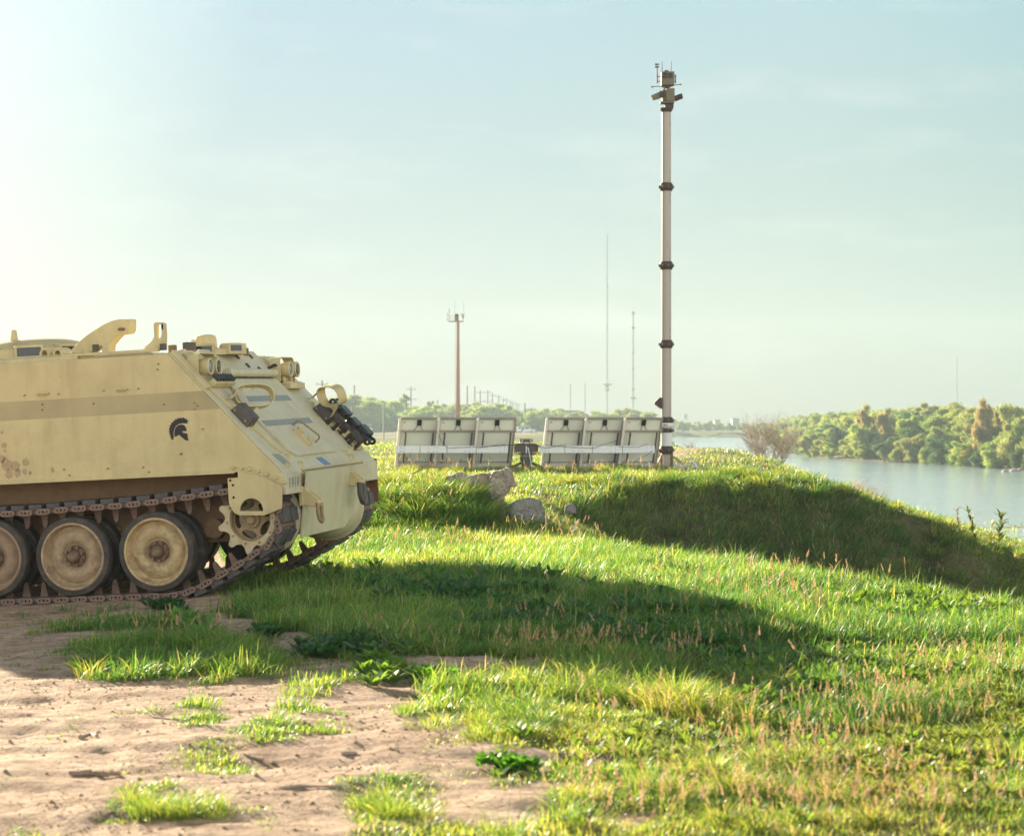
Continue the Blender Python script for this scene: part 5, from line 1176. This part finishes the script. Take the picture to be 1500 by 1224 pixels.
for i, (px_, py_, w_, h_, lb) in enumerate([(842, 774, 13, 7, 'small bluish white stone low in the grass left of its twin'), (862, 780, 9, 6, 'tiny bluish white stone low in the grass right of its twin')]):
    D = ground(px_, py_).y; rock('pale_stone', lb, [(px_ - w_ / 2, py_ + 4), (px_ - w_ * .4, py_ - h_ * .5), (px_, py_ - h_ * .8), (px_ + w_ * .45, py_ - h_ * .4), (px_ + w_ / 2, py_ + 4)], D, .08, 0, M['mastwhite'], .006, cat='stone', sub=2)
D = 47; rock('flat_slab', 'thin pale concrete slab lying flat in the grass beyond the slope', [(1066, 690), (1068, 687), (1095, 687), (1097, 690)], 44, .5, 0, CON2, .01, cat='concrete slab', sub=2)

# dead branch arching over the grass behind the mound
b = MB(); P = [(604, 694), (612, 690), (620, 685), (632, 684), (645, 683), (654, 682), (662, 686)]
b.tube([Vector((at(a, 27), 27 + .1 * math.sin(i), zat(c, 27))) for i, (a, c) in enumerate(P)], [.008, .010, .012, .012, .011, .009, .005], 6)
tag(b.build('dead_branch', M['twig']), 'thin dead branch arching over the grass left of the slab', 'branch')
# sticks on the dirt
for i, (P, r_, lb) in enumerate([([(101, 1136), (115, 1137), (133, 1134), (150, 1138), (176, 1137)], .011, 'thick broken stick lying on the dirt, pale at its right end'),
                                 ([(118, 1082), (132, 1079), (142, 1080)], .012, 'short dark stick on bare dirt left of the low grass patches'),
                                 ([(500, 1106), (511, 1105), (523, 1104)], .008, 'short dark stick on the dirt near the middle'),
                                 ([(358, 1107), (372, 1111), (385, 1114)], .007, 'slim pale stick beside the small low grass patch'),
                                 ([(445, 1058), (455, 1063), (467, 1069)], .007, 'slim pale stick at the right end of a low grass strip'),
                                 ([(410, 1156), (440, 1153), (470, 1154), (500, 1153)], .006, 'long thin dark root lying on the dirt'),
                                 ([(205, 1035), (225, 1050), (250, 1054), (275, 1056)], .004, 'thin curved root on the bare dirt above the low patches')]):
    g_ = [ground(a, c) for a, c in P]; b = MB(); b.tube([p + Vector((0, 0, r_ * .7)) for p in g_], [r_ * (.6 + .5 * math.sin(k * 2.3 + i) ** 2) for k in range(len(g_))], 7)
    if i == 0:
        b.tube([g_[2] + Vector((0, 0, .01)), g_[2] + Vector((.03, -.05, .02))], [.006, .003], 5)
    tag(b.build('stick', M['stick'] if i in (0, 3, 4) else M['twig']), lb, 'stick')
# dried cow-parsley like stems and tall weeds along the crest at right
def tallweed(px_, py_, top, D, seed, label, colr, dens=16, lean=.1):
    rr = np.random.default_rng(seed); x0 = at(px_, D); z0 = hz(x0, D); H = zat(top, D) - z0; vg = Veg(); n = dens
    t_ = .25 + .75 * rr.random(n); az = rr.random(n) * 6.28
    P = np.stack([x0 + lean * H * t_, np.full(n, D), z0 + H * t_], 1); C = np.tile(colr, (n, 1)) * (.7 + .6 * rr.random((n, 1)))
    vg.add(*blades(P, np.full(n, H * .18) * (.6 + .8 * rr.random(n)), np.full(n, H * .055), az, .5 + rr.random(n), C, prof=(.4, 1, .7)))
    vg.add(*blades(np.array([[x0, D, z0]]), np.array([H * 1.05]), np.array([.016]), np.array([0.]), np.array([lean]), np.array([[.2, .17, .08]]), prof=(1, .9, .7)))
    return tag(vg.build('tall_weed', M['grass']), label, 'weed')
tallweed(1433, 800, 749, 38.5, 3, 'feathery green weed leaning right on the crest above the river', (.12, .16, .05), 34, -.25)
tallweed(1459, 800, 756, 38.5, 4, 'upright leafy green weed on the crest nearest the right edge', (.11, .16, .05), 34, .1)
tallweed(1403, 785, 745, 38.5, 5, 'short dark brown dried weed on the crest above the river', (.12, .08, .05), 16, .0)
tallweed(1453, 800, 760, 38.4, 7, 'slim pale weed between the two taller green weeds', (.16, .18, .07), 16, .0)

# ================================================================== trees
def crown(seed, H, Wd, n, leaf, cols, blobs=16, feather=.0, base=.12):
    r = np.random.default_rng(seed); cen = []; rad = []
    nl = 6 + int(r.random() * 3); limbs = []
    for i in range(nl):
        a = r.random() * 6.28; t_ = base + (1 - base) * (.15 + .75 * (i + r.random()) / nl); q = (.15 + .55 * r.random()) * math.sin(math.pi * min(.95, .25 + .62 * t_)) ** .5
        limbs.append((q * math.cos(a), q * math.sin(a), t_, .13 + .12 * r.random()))
    for i in range(blobs):
        lx, ly, lt, lr = limbs[i % nl]; g_ = r.normal(0, 1, 3)
        cen.append(((lx + g_[0] * lr * .75) * Wd / 2, (ly + g_[1] * lr * .75) * Wd / 2, np.clip(lt + g_[2] * lr * .55, .06, 1.02) * H * .88)); rad.append((.09 + .15 * r.random()) * Wd * .6)
    cen = np.array(cen); rad = np.array(rad); k = r.integers(0, blobs, n)
    d = r.normal(0, 1, (n, 3)); d /= np.linalg.norm(d, axis=1)[:, None]; sh = (.15 + .95 * r.random(n) ** .6 + .5 * (r.random(n) < .15) * r.random(n))[:, None]
    P = cen[k] + d * rad[k][:, None] * sh * np.array([[1, 1, .78]]); P[:, 2] = np.maximum(P[:, 2], .02 * H)
    s = leaf * (.6 + .8 * r.random(n)); t1 = r.normal(0, 1, (n, 3)); t1[:, 2] += feather; t1 /= np.linalg.norm(t1, axis=1)[:, None]
    t2 = np.cross(t1, r.normal(0, 1, (n, 3))); t2 /= np.linalg.norm(t2, axis=1)[:, None]
    e1 = t1 * s[:, None] * (1 + feather * .6); e2 = t2 * s[:, None] * .5 / (1 + feather * .4)
    V = np.stack([P - e1, P + e2, P + e1, P - e2], 1).reshape(-1, 3); Q = np.arange(4 * n).reshape(n, 4)
    cols = np.array(cols); cb = cols[r.integers(0, len(cols), blobs)] * (.85 + .3 * r.random((blobs, 1)))
    C = cb[k] * (.75 + .5 * r.random((n, 1)))
    return V, Q, np.repeat(C, 4, 0)
def crown_mesh(name, *a, **k):
    V, Q, C = crown(*a, **k); return nmesh(name, V, [Q], M['leaf'], C)
def trunk_mesh(seed, H, r0):
    rr = random.Random(seed); b = MB()
    for i in range(rr.randint(2, 4)):
        p = Vector((rr.uniform(-.1, .1) * H * .3, rr.uniform(-.1, .1) * H * .3, -.15)); pts = [p.copy()]; rad = [r0]; d = Vector((rr.uniform(-.4, .4), rr.uniform(-.4, .4), 1)).normalized()
        for k in range(5): d = (d + Vector((rr.uniform(-.25, .25), rr.uniform(-.25, .25), .1))).normalized(); p = p + d * H * .17; pts.append(p.copy()); rad.append(r0 * (1 - .17 * (k + 1)))
        b.tube(pts, rad, 6)
    me = bpy.data.meshes.new('trunk'); me.from_pydata(b.V, [], b.F); me.materials.append(M['bark']); return me
OL = [(.19, .26, .09), (.22, .28, .10), (.17, .245, .09)]; YG = [(.27, .31, .10), (.30, .32, .11), (.24, .30, .10)]
DK = [(.075, .15, .07), (.085, .16, .075), (.07, .135, .065)]; TA = [(.30, .30, .15), (.27, .27, .12), (.22, .26, .10)]; RB = [(.28, .21, .12), (.24, .23, .11), (.30, .24, .14)]
KINDS = {'olive': (OL + YG[:1], 9, 1.2, 1.0), 'yellow_green': (YG + OL[:1], 8, 1.3, .8), 'dark_green': (DK, 14, .3, 1), 'tan': (TA + OL[:1], 8, 1.0, .7), 'russet': (RB, 12, 1.4, 1.1)}
PROTO = {}
for kn, (cols, bl, fe, asp) in KINDS.items():
    for v in range(3):
        H0 = 6.0; me = crown_mesh('crown', 100 + v * 7 + len(PROTO), H0, H0 * (.95 if kn != 'russet' else .6), 12000, .115, cols, blobs=bl * 5, feather=fe * 1.5)
        PROTO[(kn, v)] = (me, trunk_mesh(v + len(PROTO), H0, .12))
LAB = {'olive': 'rounded olive green willow in the thicket along the far right bank', 'yellow_green': 'feathery yellow green willow in the thicket along the far right bank',
       'dark_green': 'dense dark green bush in the thicket along the far right bank', 'tan': 'tan dry brush in the thicket along the far right bank', 'russet': 'russet brown tree rising out of the thicket along the far right bank'}
def put_tree(x, y, z, h, kn, rr, label, group, cat='tree', wide=1.0, trunk=True):
    me, tm = PROTO[(kn, rr.randint(0, 2))]; s = h / 6.0
    t = empty('tree' if cat == 'tree' else 'bush', (x, y, z - .15), rr.uniform(0, 6.28)); t.scale = (s * wide, s * wide, s)
    c = link('crown', me, t)
    if trunk: link('trunk', tm, t)
    return tag(t, label, cat, group)
rr = random.Random(21)
yb = 205.
ys = []
while yb < 800: ys.append(yb); yb += 3.0 + (yb - 200) * .024
for y_ in ys:
    xb = float(xr(y_))
    for row, (off, h0, h1) in enumerate([(-.2, 2.4, 4.6), (2.2, 3.6, 6.0), (9.5, 5.6, 7.4), (16, 6.4, 7.6), (24, 7.0, 8.2)]):
        if row == 1 and rr.random() < .2: continue
        x_ = xb + off + rr.uniform(-1.2, 1.2); yy = y_ + rr.uniform(-2, 2); pr = rr.random()
        if row == 0: kn = 'dark_green' if pr < .33 else ('tan' if pr < .58 else ('yellow_green' if pr < .8 else 'olive'))
        else: kn = 'olive' if pr < .40 else ('yellow_green' if pr < .78 else ('dark_green' if pr < .89 else 'tan'))
        h = rr.uniform(h0, h1); px_ = 750 + FPX * x_ / yy
        if px_ > 1700: continue
        put_tree(x_, yy, hz(x_, yy), h, kn, rr, LAB[kn], kn.replace('_', ' ') + ' growth on the far right bank', 'tree' if kn != 'tan' and row else 'bush', 1.15 + .25 * rr.random())
# named standouts on the right bank skyline
for px_, D, top, kn, w_, lb in [(1441, 275, 583, 'russet', .6, 'tall pointed russet tree, highest on the right bank skyline'), (1456, 278, 590, 'russet', .55, 'russet tree just right of the tallest one on the skyline'), (1270, 330, 594, 'russet', .9, 'dark russet tree breaking the skyline left of the middle of the right bank'),
                              (1298, 325, 599, 'russet', .8, 'low russet tree on the skyline right of the dark russet one'), (1484, 262, 596, 'tan', 1.0, 'greyish tan bare-looking tree near the right edge of the skyline')]:
    x_ = at(px_, D); z_ = hz(x_, D); put_tree(x_, D, z_, (zat(top, D) - z_) * 1.08, kn, rr, lb, None, 'tree', w_)
# bare twiggy trees
def bare(seed, H, spread, nb, levels, r0, m, name='branches'):
    r = random.Random(seed); b = MB()
    def grow(p, d, L_, rad, lv):
        n_ = 4; pts = [p.copy()]; rs_ = [rad]
        for k in range(n_):
            d = (d + Vector((r.gauss(0, .16), r.gauss(0, .16), r.gauss(.02, .10)))).normalized(); p = p + d * L_ / n_; pts.append(p.copy()); rs_.append(rad * (1 - .5 * (k + 1) / n_))
        b.tube(pts, rs_, 3 if lv < levels else 5)
        if lv > 0:
            for k in range(nb):
                t_ = r.uniform(.3, 1); i = min(n_ - 1, int(t_ * n_)); q = pts[i].lerp(pts[i + 1], t_ * n_ - i) if i < n_ else pts[-1]
                nd = (d + Vector((r.gauss(0, spread), r.gauss(0, spread), r.gauss(.12, spread * .6)))).normalized(); grow(q, nd, L_ * r.uniform(.5, .75), max(rad * .45, .0042), lv - 1)
    for k in range(5):
        a = k * 1.26 + r.uniform(-.3, .3); grow(Vector((0, 0, -.1)), Vector((math.cos(a) * .75, math.sin(a) * .75, 1)).normalized(), H * .42, r0, levels)
    me = bpy.data.meshes.new(name); me.from_pydata(b.V, [], b.F); me.materials.append(m); me.shade_smooth(); return me
D = 96.; x_ = at(1128, D); z_ = min(hz(x_, D), zat(668, D)); t = empty('bare_tree', (x_, D, z_)); t.rotation_euler = (0, R(6), 0)
Ht = zat(607, D) - z_; link('branches', bare(5, Ht, .62, 7, 3, .028, M['twig']), t).scale = (1.3, 1.3, 1.4)
link('stem', trunk_mesh(3, Ht * .6, .05), t); tag(t, 'leafless reddish brown bushy tree on the bank edge against the water', 'tree')
D = 66.
for px_, py_, top, sd_, lb in ((962, 660, 632, 2, 'small leafless shrub just left of the mast foot against the water'), (1010, 662, 638, 3, 'small leafless shrub just right of the mast against the water')):
    x_ = at(px_, D); z_ = hz(x_, D); o = link('bare_shrub', bare(sd_, zat(top, D) - z_ + .1, .5, 4, 2, .012, M['twig'])); o.location = (x_, D, z_); tag(o, lb, 'shrub')
for px_, D, top, sd_, lb in ((1370, 290, 580, 8, 'tall bare branching tree above the middle of the right bank'), (1335, 300, 588, 9, 'thin bare tree on the skyline left of the tall bare tree'), (1285, 320, 592, 10, 'thin bare twigs beside the dark russet tree'), (1392, 288, 592, 12, 'low bare tree right of the tall bare tree'), (1318, 305, 594, 13, 'faint bare tree on the skyline between russet and tall bare trees')):
    x_ = at(px_, D); D += 60; x_ = at(px_, D); z_ = hz(x_, D); H_ = zat(top, D) - z_; o = link('bare_tree', bare(sd_, H_ * 1.35, .34, 4, 2, .07, M['twig'])); o.location = (x_, D, z_); tag(o, lb, 'tree')
# pinkish seed shrub and green reed fringe on the crest at right
D = 44.
vg = Veg(); n = 420; q = rng.normal(0, .38, (n, 2)); x = at(1262, D) + q[:, 0]; y = np.full(n, D) + q[:, 1]; z = height(x, y)
H = (.22 + .4 * rng.random(n) ** 2) * np.exp(-(q[:, 0] / .55) ** 2) + .08
vg.add(*blades(np.stack([x, y, z], 1), H, np.full(n, .012), rng.random(n) * 6.28, .5 + .9 * rng.random(n), np.tile([.42, .33, .24], (n, 1)) * (.6 + .7 * rng.random((n, 1))), prof=(.3, .6, 1.2)))
tag(vg.build('dry_shrub', M['straw']), 'dry beige seeding shrub on the crest above the river bend', 'shrub')

# ---- far wood beyond the field, left of the river
rr = random.Random(5)
skyl = [(200, 592), (420, 590), (470, 586), (500, 580), (520, 579), (545, 588), (570, 583), (590, 589), (610, 586), (650, 591), (700, 590), (760, 595), (800, 598), (850, 601), (900, 601), (935, 597), (960, 604), (1000, 615), (1050, 617), (1110, 619)]
for i in range(120):
    px_ = 190 + 930 * (i + rr.uniform(-.3, .3)) / 119; top = np.interp(px_, [a for a, _ in skyl], [c for _, c in skyl]) + rr.uniform(-1, 6)
    D = rr.uniform(625, 700) if px_ < 970 else rr.uniform(826, 850)
    if i % 3 == 0 and px_ < 970: D -= rr.uniform(15, 40); top += rr.uniform(8, 16)
    x_ = at(px_, D); z_ = hz(x_, D); h = max(2.5, zat(top, D) - z_) * 1.1; pr = rr.random(); kn = 'olive' if pr < .45 else ('yellow_green' if pr < .75 else ('tan' if pr < .87 else 'dark_green'))
    me, _ = PROTO[(kn, rr.randint(0, 2))]; o = link('tree', me); o.location = (x_, D, z_ - .2); s_ = h / 6; o.scale = (s_ * rr.uniform(1.5, 2.3), s_ * 1.5, s_); o.rotation_euler = (0, 0, rr.uniform(0, 6.28))
    river = px_ > 970
    tag(o, {'olive': 'hazy olive green tree in the far wood ', 'yellow_green': 'hazy yellow green tree in the far wood ', 'tan': 'hazy tan tree in the far wood ', 'dark_green': 'hazy dark green tree in the far wood '}[kn] + ('beyond the river' if river else 'beyond the field'), 'tree', f"{kn.replace('_', ' ')} trees of the far wood " + ('beyond the river' if river else 'beyond the field'))
# palms
def palm(px_, D, top, H_crown, label):
    x_ = at(px_, D); z_ = hz(x_, D); H = zat(top, D) - z_ - H_crown * .5; t = empty('palm_tree', (x_, D, z_)); b = MB(); b.cyl((0, 0, 0), (.1, 0, H), .30, .2, 8); b.build('trunk', M['bark'], t)
    V_, Q_, C_ = crown(int(px_), H_crown, H_crown * 1.15, 420, .30, [(.20, .15, .07), (.15, .14, .06)], blobs=12, feather=.6, base=.3); V_ = V_ + np.array([[.1, 0, H - H_crown * .45]]); vg = Veg(); vg.add(V_, Q_, None, C_)
    o = vg.build('crown', M['leaf']); o.parent = t; tag(t, label, 'palm tree')
palm(595, 640, 577, 2.6, 'tall fan palm rising above the hazy far wood'); palm(630, 650, 587, 2.2, 'short fan palm in the far wood just left of the camera pole')
# ================================================================== utility poles, radio masts, buildings, car
def upole(px_, D, top, arms, name='utility_pole', tilt=0):
    x_ = at(px_, D); z_ = hz(x_, D); H = zat(top, D) - z_; t = empty(name, (x_, D, z_)); b = MB(); b.cyl((0, 0, -.3), (tilt, 0, H), .26, .2, 7); b.build('pole', M['wood'], t)
    for k in range(arms):
        b = MB(); b.box((0, 0, H - 1.0 - 3.4 * k), (3.2 + 1.0 * (k % 2), .16, .18))
        b.build('crossarm', M['wood'], t)
        for q in (-1.3, 1.3):
            c = MB(); c.cyl((q, 0, H - .95 - 3.4 * k), (q, 0, H - .55 - 3.4 * k), .09, n=6); c.build('insulator', M['wood'], t)
    return t
for i, (px_, top, D, a_) in enumerate([(684.5, 565, 720, 0), (695.5, 565.5, 735, 0), (703.5, 571, 780, 2), (714.5, 571, 800, 2), (721.5, 575.5, 860, 2), (730.5, 577.5, 880, 2), (737.5, 582, 930, 2), (742.5, 583, 960, 2), (748, 586, 1000, 2), (751.5, 587.5, 1040, 2), (756.5, 589.5, 1080, 2), (759.5, 591, 1120, 2)]):
    t = upole(px_, D, top, a_); lb = ('bare wooden pole ' + ('nearest the camera pole' if i == 0 else 'beside the pole nearest the camera pole')) if i < 2 else 'utility pole with crossarms in the line receding behind the wood'
    tag(t, lb, 'utility pole', None if i < 2 else 'utility poles in a receding line')
for px_, top, D, lb, a_ in [(602, 566, 700, 'utility pole with crossarm beside the tall fan palm', 2), (641, 586, 690, 'thin short pole left of the camera pole', 0), (519, 564, 640, 'faint thin pole above the wood left of the palms', 0), (769, 590, 640, 'short dark pole over the wood between the panel groups', 0), (779, 597, 640, 'shortest stub pole over the wood between the panel groups', 0), (472, 557, 520, 'pole with crossarm behind the far guard hoop of the carrier', 1)]:
    tag(upole(px_, D, top, a_), lb, 'utility pole')
for px_, top, base, D, lb in [(516, 596, 652, 120, 'slim pale fence post standing beside the carrier nose'), (562, 592, 640, 250, 'slim pale post standing in the field left of the panels')]:
    x_ = at(px_, D); z_ = hz(x_, D); b = MB(); b.cyl((0, 0, -.2), (0, 0, zat(top, D) - z_), .045 * D / 120, n=6); b.cyl((0, 0, zat(top, D) - z_), (0, 0, zat(top, D) - z_ + .05), .06 * D / 120, n=6); o = b.build('field_post', M['grey']); o.location = (x_, D, z_); tag(o, lb, 'post')
def radio(px_, D, top, w_, plats, label, rad=.05):
    x_ = at(px_, D); z_ = hz(x_, D); H = zat(top, D) - z_; t = empty('radio_mast', (x_, D, z_)); b = MB(); c3 = [(w_ / 2 * math.cos(a), w_ / 2 * math.sin(a)) for a in (.5, 2.6, 4.7)]
    for a, c in c3: b.cyl((a, c, 0), (a, c, H * .97), rad, n=4)
    n_ = int(H / (w_ * 2.2))
    for k in range(n_):
        z0, z1 = H * .97 * k / n_, H * .97 * (k + 1) / n_
        for i in range(3): b.cyl((*c3[i], z0), (*c3[(i + 1) % 3], z1), rad * .5, n=3, caps=False)
    b.build('lattice', M['grey'], t); b = MB(); b.cyl((0, 0, H * .97), (0, 0, H), rad * .8, n=4); b.build('spike', M['grey'], t)
    for p, pw in plats:
        b = MB(); b.box((0, 0, zat(p, D) - z_), (pw, pw * .6, .6)); b.build('antenna_ring', M['grey'], t)
    tag(t, label, 'radio mast')
radio(889.5, 760, 335, .55, [(563, 3.2), (566, 1.2), (571, 1.6), (420, .9), (480, .8)], 'tallest faint lattice radio mast left of the white mast', .07)
radio(927.5, 700, 450, .5, [(583, 2.0), (570, 1.0), (540, .9), (480, 1.2), (459, 1.2), (517, .8)], 'shorter lattice radio mast between the tallest one and the white mast', .075)
radio(835.5, 800, 560, .35, [], 'faint thin radio mast farthest left, above the panels', .06); radio(857, 800, 560, .35, [], 'faint thin radio mast just left of the tallest one', .06); radio(1402, 800, 520, .35, [], 'very faint radio mast above the right bank trees', .06)
def house(px0, px1, top, base_z, D, dep, label, name, roof=None, m='wall', win=0):
    x0, x1 = at(px0, D), at(px1, D); zt = zat(top, D); z0 = hz((x0 + x1) / 2, D) if base_z is None else base_z; t = empty(name, ((x0 + x1) / 2, D, z0)); w_ = x1 - x0; H = zt - z0; b = MB(); b.box((0, dep / 2, H / 2), (w_, dep, H)); b.build('wall', M[m], t, smooth=False)
    b = MB(); rh = roof or .4; b.prism([(-w_ / 2 - .3, 0), (w_ / 2 + .3, 0), (w_ / 2 + .3 - rh * 1.5, rh), (-w_ / 2 - .3 + rh * 1.5, rh)], (0, dep + .3, H + .003), X, Z, dep + .6); b.build('roof', M['roofm'], t, smooth=False)
    for k in range(win):
        b = MB(); b.box((-w_ / 2 + w_ * (k + .5) / win, -.03, H - 1.5), (w_ / win * .5, .06, 1.2)); b.build('window', M['glass'], t, smooth=False)
    tag(t, label, 'building')
house(676, 703, 594.5, None, 735, 8, 'long pale building with flat brown roof right of the camera pole', 'building', .5, 'wall', 4)
house(640, 660, 598, None, 730, 8, 'low red-brown roofed house left of the camera pole', 'house', 1.6, 'roofm')
house(822, 856, 606, None, 720, 10, 'wide low grey roofed house seen above the right panel group', 'house', 1.2, 'wall')
house(1073, 1083, 613.5, None, 900, 8, 'small square hazy building above the trees beyond the river', 'building', .3, 'grey')
house(1047, 1055, 615.5, None, 905, 8, 'smallest flat hazy building above the trees beyond the river', 'building', .3, 'grey')
# water tank
D = 860; x_ = at(1004, D); z_ = hz(x_, D); t = empty('water_tank', (x_, D, z_)); H = zat(607, D) - z_; b = MB(); b.cyl((0, 0, H - 1.7), (0, 0, H), .85, n=20); b.build('tank', M['wall'], t); b = MB(); b.lathe([(.9, 0), (.3, .25), (0, .3)], (0, 0, H), Z, 20); b.build('tank_lid', M['wall'], t)
for q, q2 in ((-.6, -.6), (.6, -.6), (.6, .6), (-.6, .6)):
    b = MB(); b.cyl((q * 1.2, q2 * 1.2, 0), (q, q2, H - 1.7), .09, n=6); b.build('leg', M['grey'], t)
tag(t, 'round pale water tank on legs above the far trees right of the mast', 'water tank')
# patrol car far out on the dirt road
D = 560; x_ = at(770.5, D); z_ = hz(x_, D) + .02; z_ = max(z_, zat(634.5, D)) ; car = empty('patrol_car', (x_, D, z_)); tag(car, 'white off-road patrol car with a green slanted stripe on the far dirt road', 'car')
L2 = 2.55
b = MB(); b.prism([(-L2, .45), (-1.9, .35), (1.9, .35), (L2, .5), (L2, .95), (L2 - .1, 1.10), (1.35, 1.22), (.75, 1.75), (.6, 1.82), (-2.1, 1.86), (-2.35, 1.78), (-L2, 1.15)], (0, .95, 0), X, Z, 1.9); bd = b.build('body', M['white'], car, bevel=.05)
for x0, x1 in ((-2.15, -1.45), (-1.35, -.45), (-.35, .62)):
    b = MB(); b.prism([(x0, 1.22), (x1 + (.35 if x1 > 0 else 0), 1.22), (x1, 1.70), (x0 + .06, 1.70)], (0, -.945, 0), X, Z, .02); b.build('side_window', M['glass'], bd, smooth=False)
b = MB(); b.prism([(-1.45, .45), (-.95, .45), (-.55, 1.18), (-1.05, 1.18)], (0, -.948, 0), X, Z, .012); b.build('green_stripe', M['green'], bd, smooth=False)
for xx in (-1.55, 1.5):
    for yy in (-.86, .86):
        w_ = bpy.data.objects.new('wheel', None); COL.objects.link(w_); w_.parent = car; w_.location = (xx, yy, .38); b = MB(); b.lathe([(.2, -.13), (.38, -.12), (.40, 0), (.38, .12), (.2, .13)], (0, 0, 0), Y, 20); b.build('tyre', M['tyre'], w_); b = MB(); b.cyl((0, -.125, 0), (0, .125, 0), .21, n=16); b.build('rim', M['silver'], w_)
b = MB(); b.box((L2 - .02, -.7, .85), (.08, .35, .18)); b.build('headlight', M['lens'], car, bevel=.02)
# rocks by the water at the right edge
for px_, py_, w_, lb in ((1487, 689, 9, 'larger grey rock in the shallow water near the right edge'), (1473, 690, 6, 'smaller grey rock in the shallow water near the right edge'), (1496, 688, 7, 'grey rock in the shallow water touching the right edge')):
    D = (CAMZ - WATER) * FPX / (py_ + 1 - HOR); rock('river_rock', lb, [(px_ - w_, py_ + 2), (px_ - w_ * .6, py_ - 1.5), (px_, py_ - 2.5), (px_ + w_ * .5, py_ - 1), (px_ + w_, py_ + 2)], D, .8, 0, CON2, .05, cat='rock', sub=2)

# ================================================================== haze
m = bpy.data.materials.new('haze'); m.use_nodes = True; n = m.node_tree.nodes; n.remove(n['Principled BSDF'])
pv = n.new('ShaderNodeVolumePrincipled'); pv.inputs['Density'].default_value = HAZE = .00052; pv.inputs['Color'].default_value = (.50, .63, .66, 1); pv.inputs['Anisotropy'].default_value = .1
m.node_tree.links.new(pv.outputs[0], n['Material Output'].inputs['Volume'])
b = MB(); b.box((0, 800, 37), (3440, 1800, 92)); hz_o = b.build('haze', m, smooth=False); tag(hz_o, 'thin pale haze over the river and fields', kind='stuff')
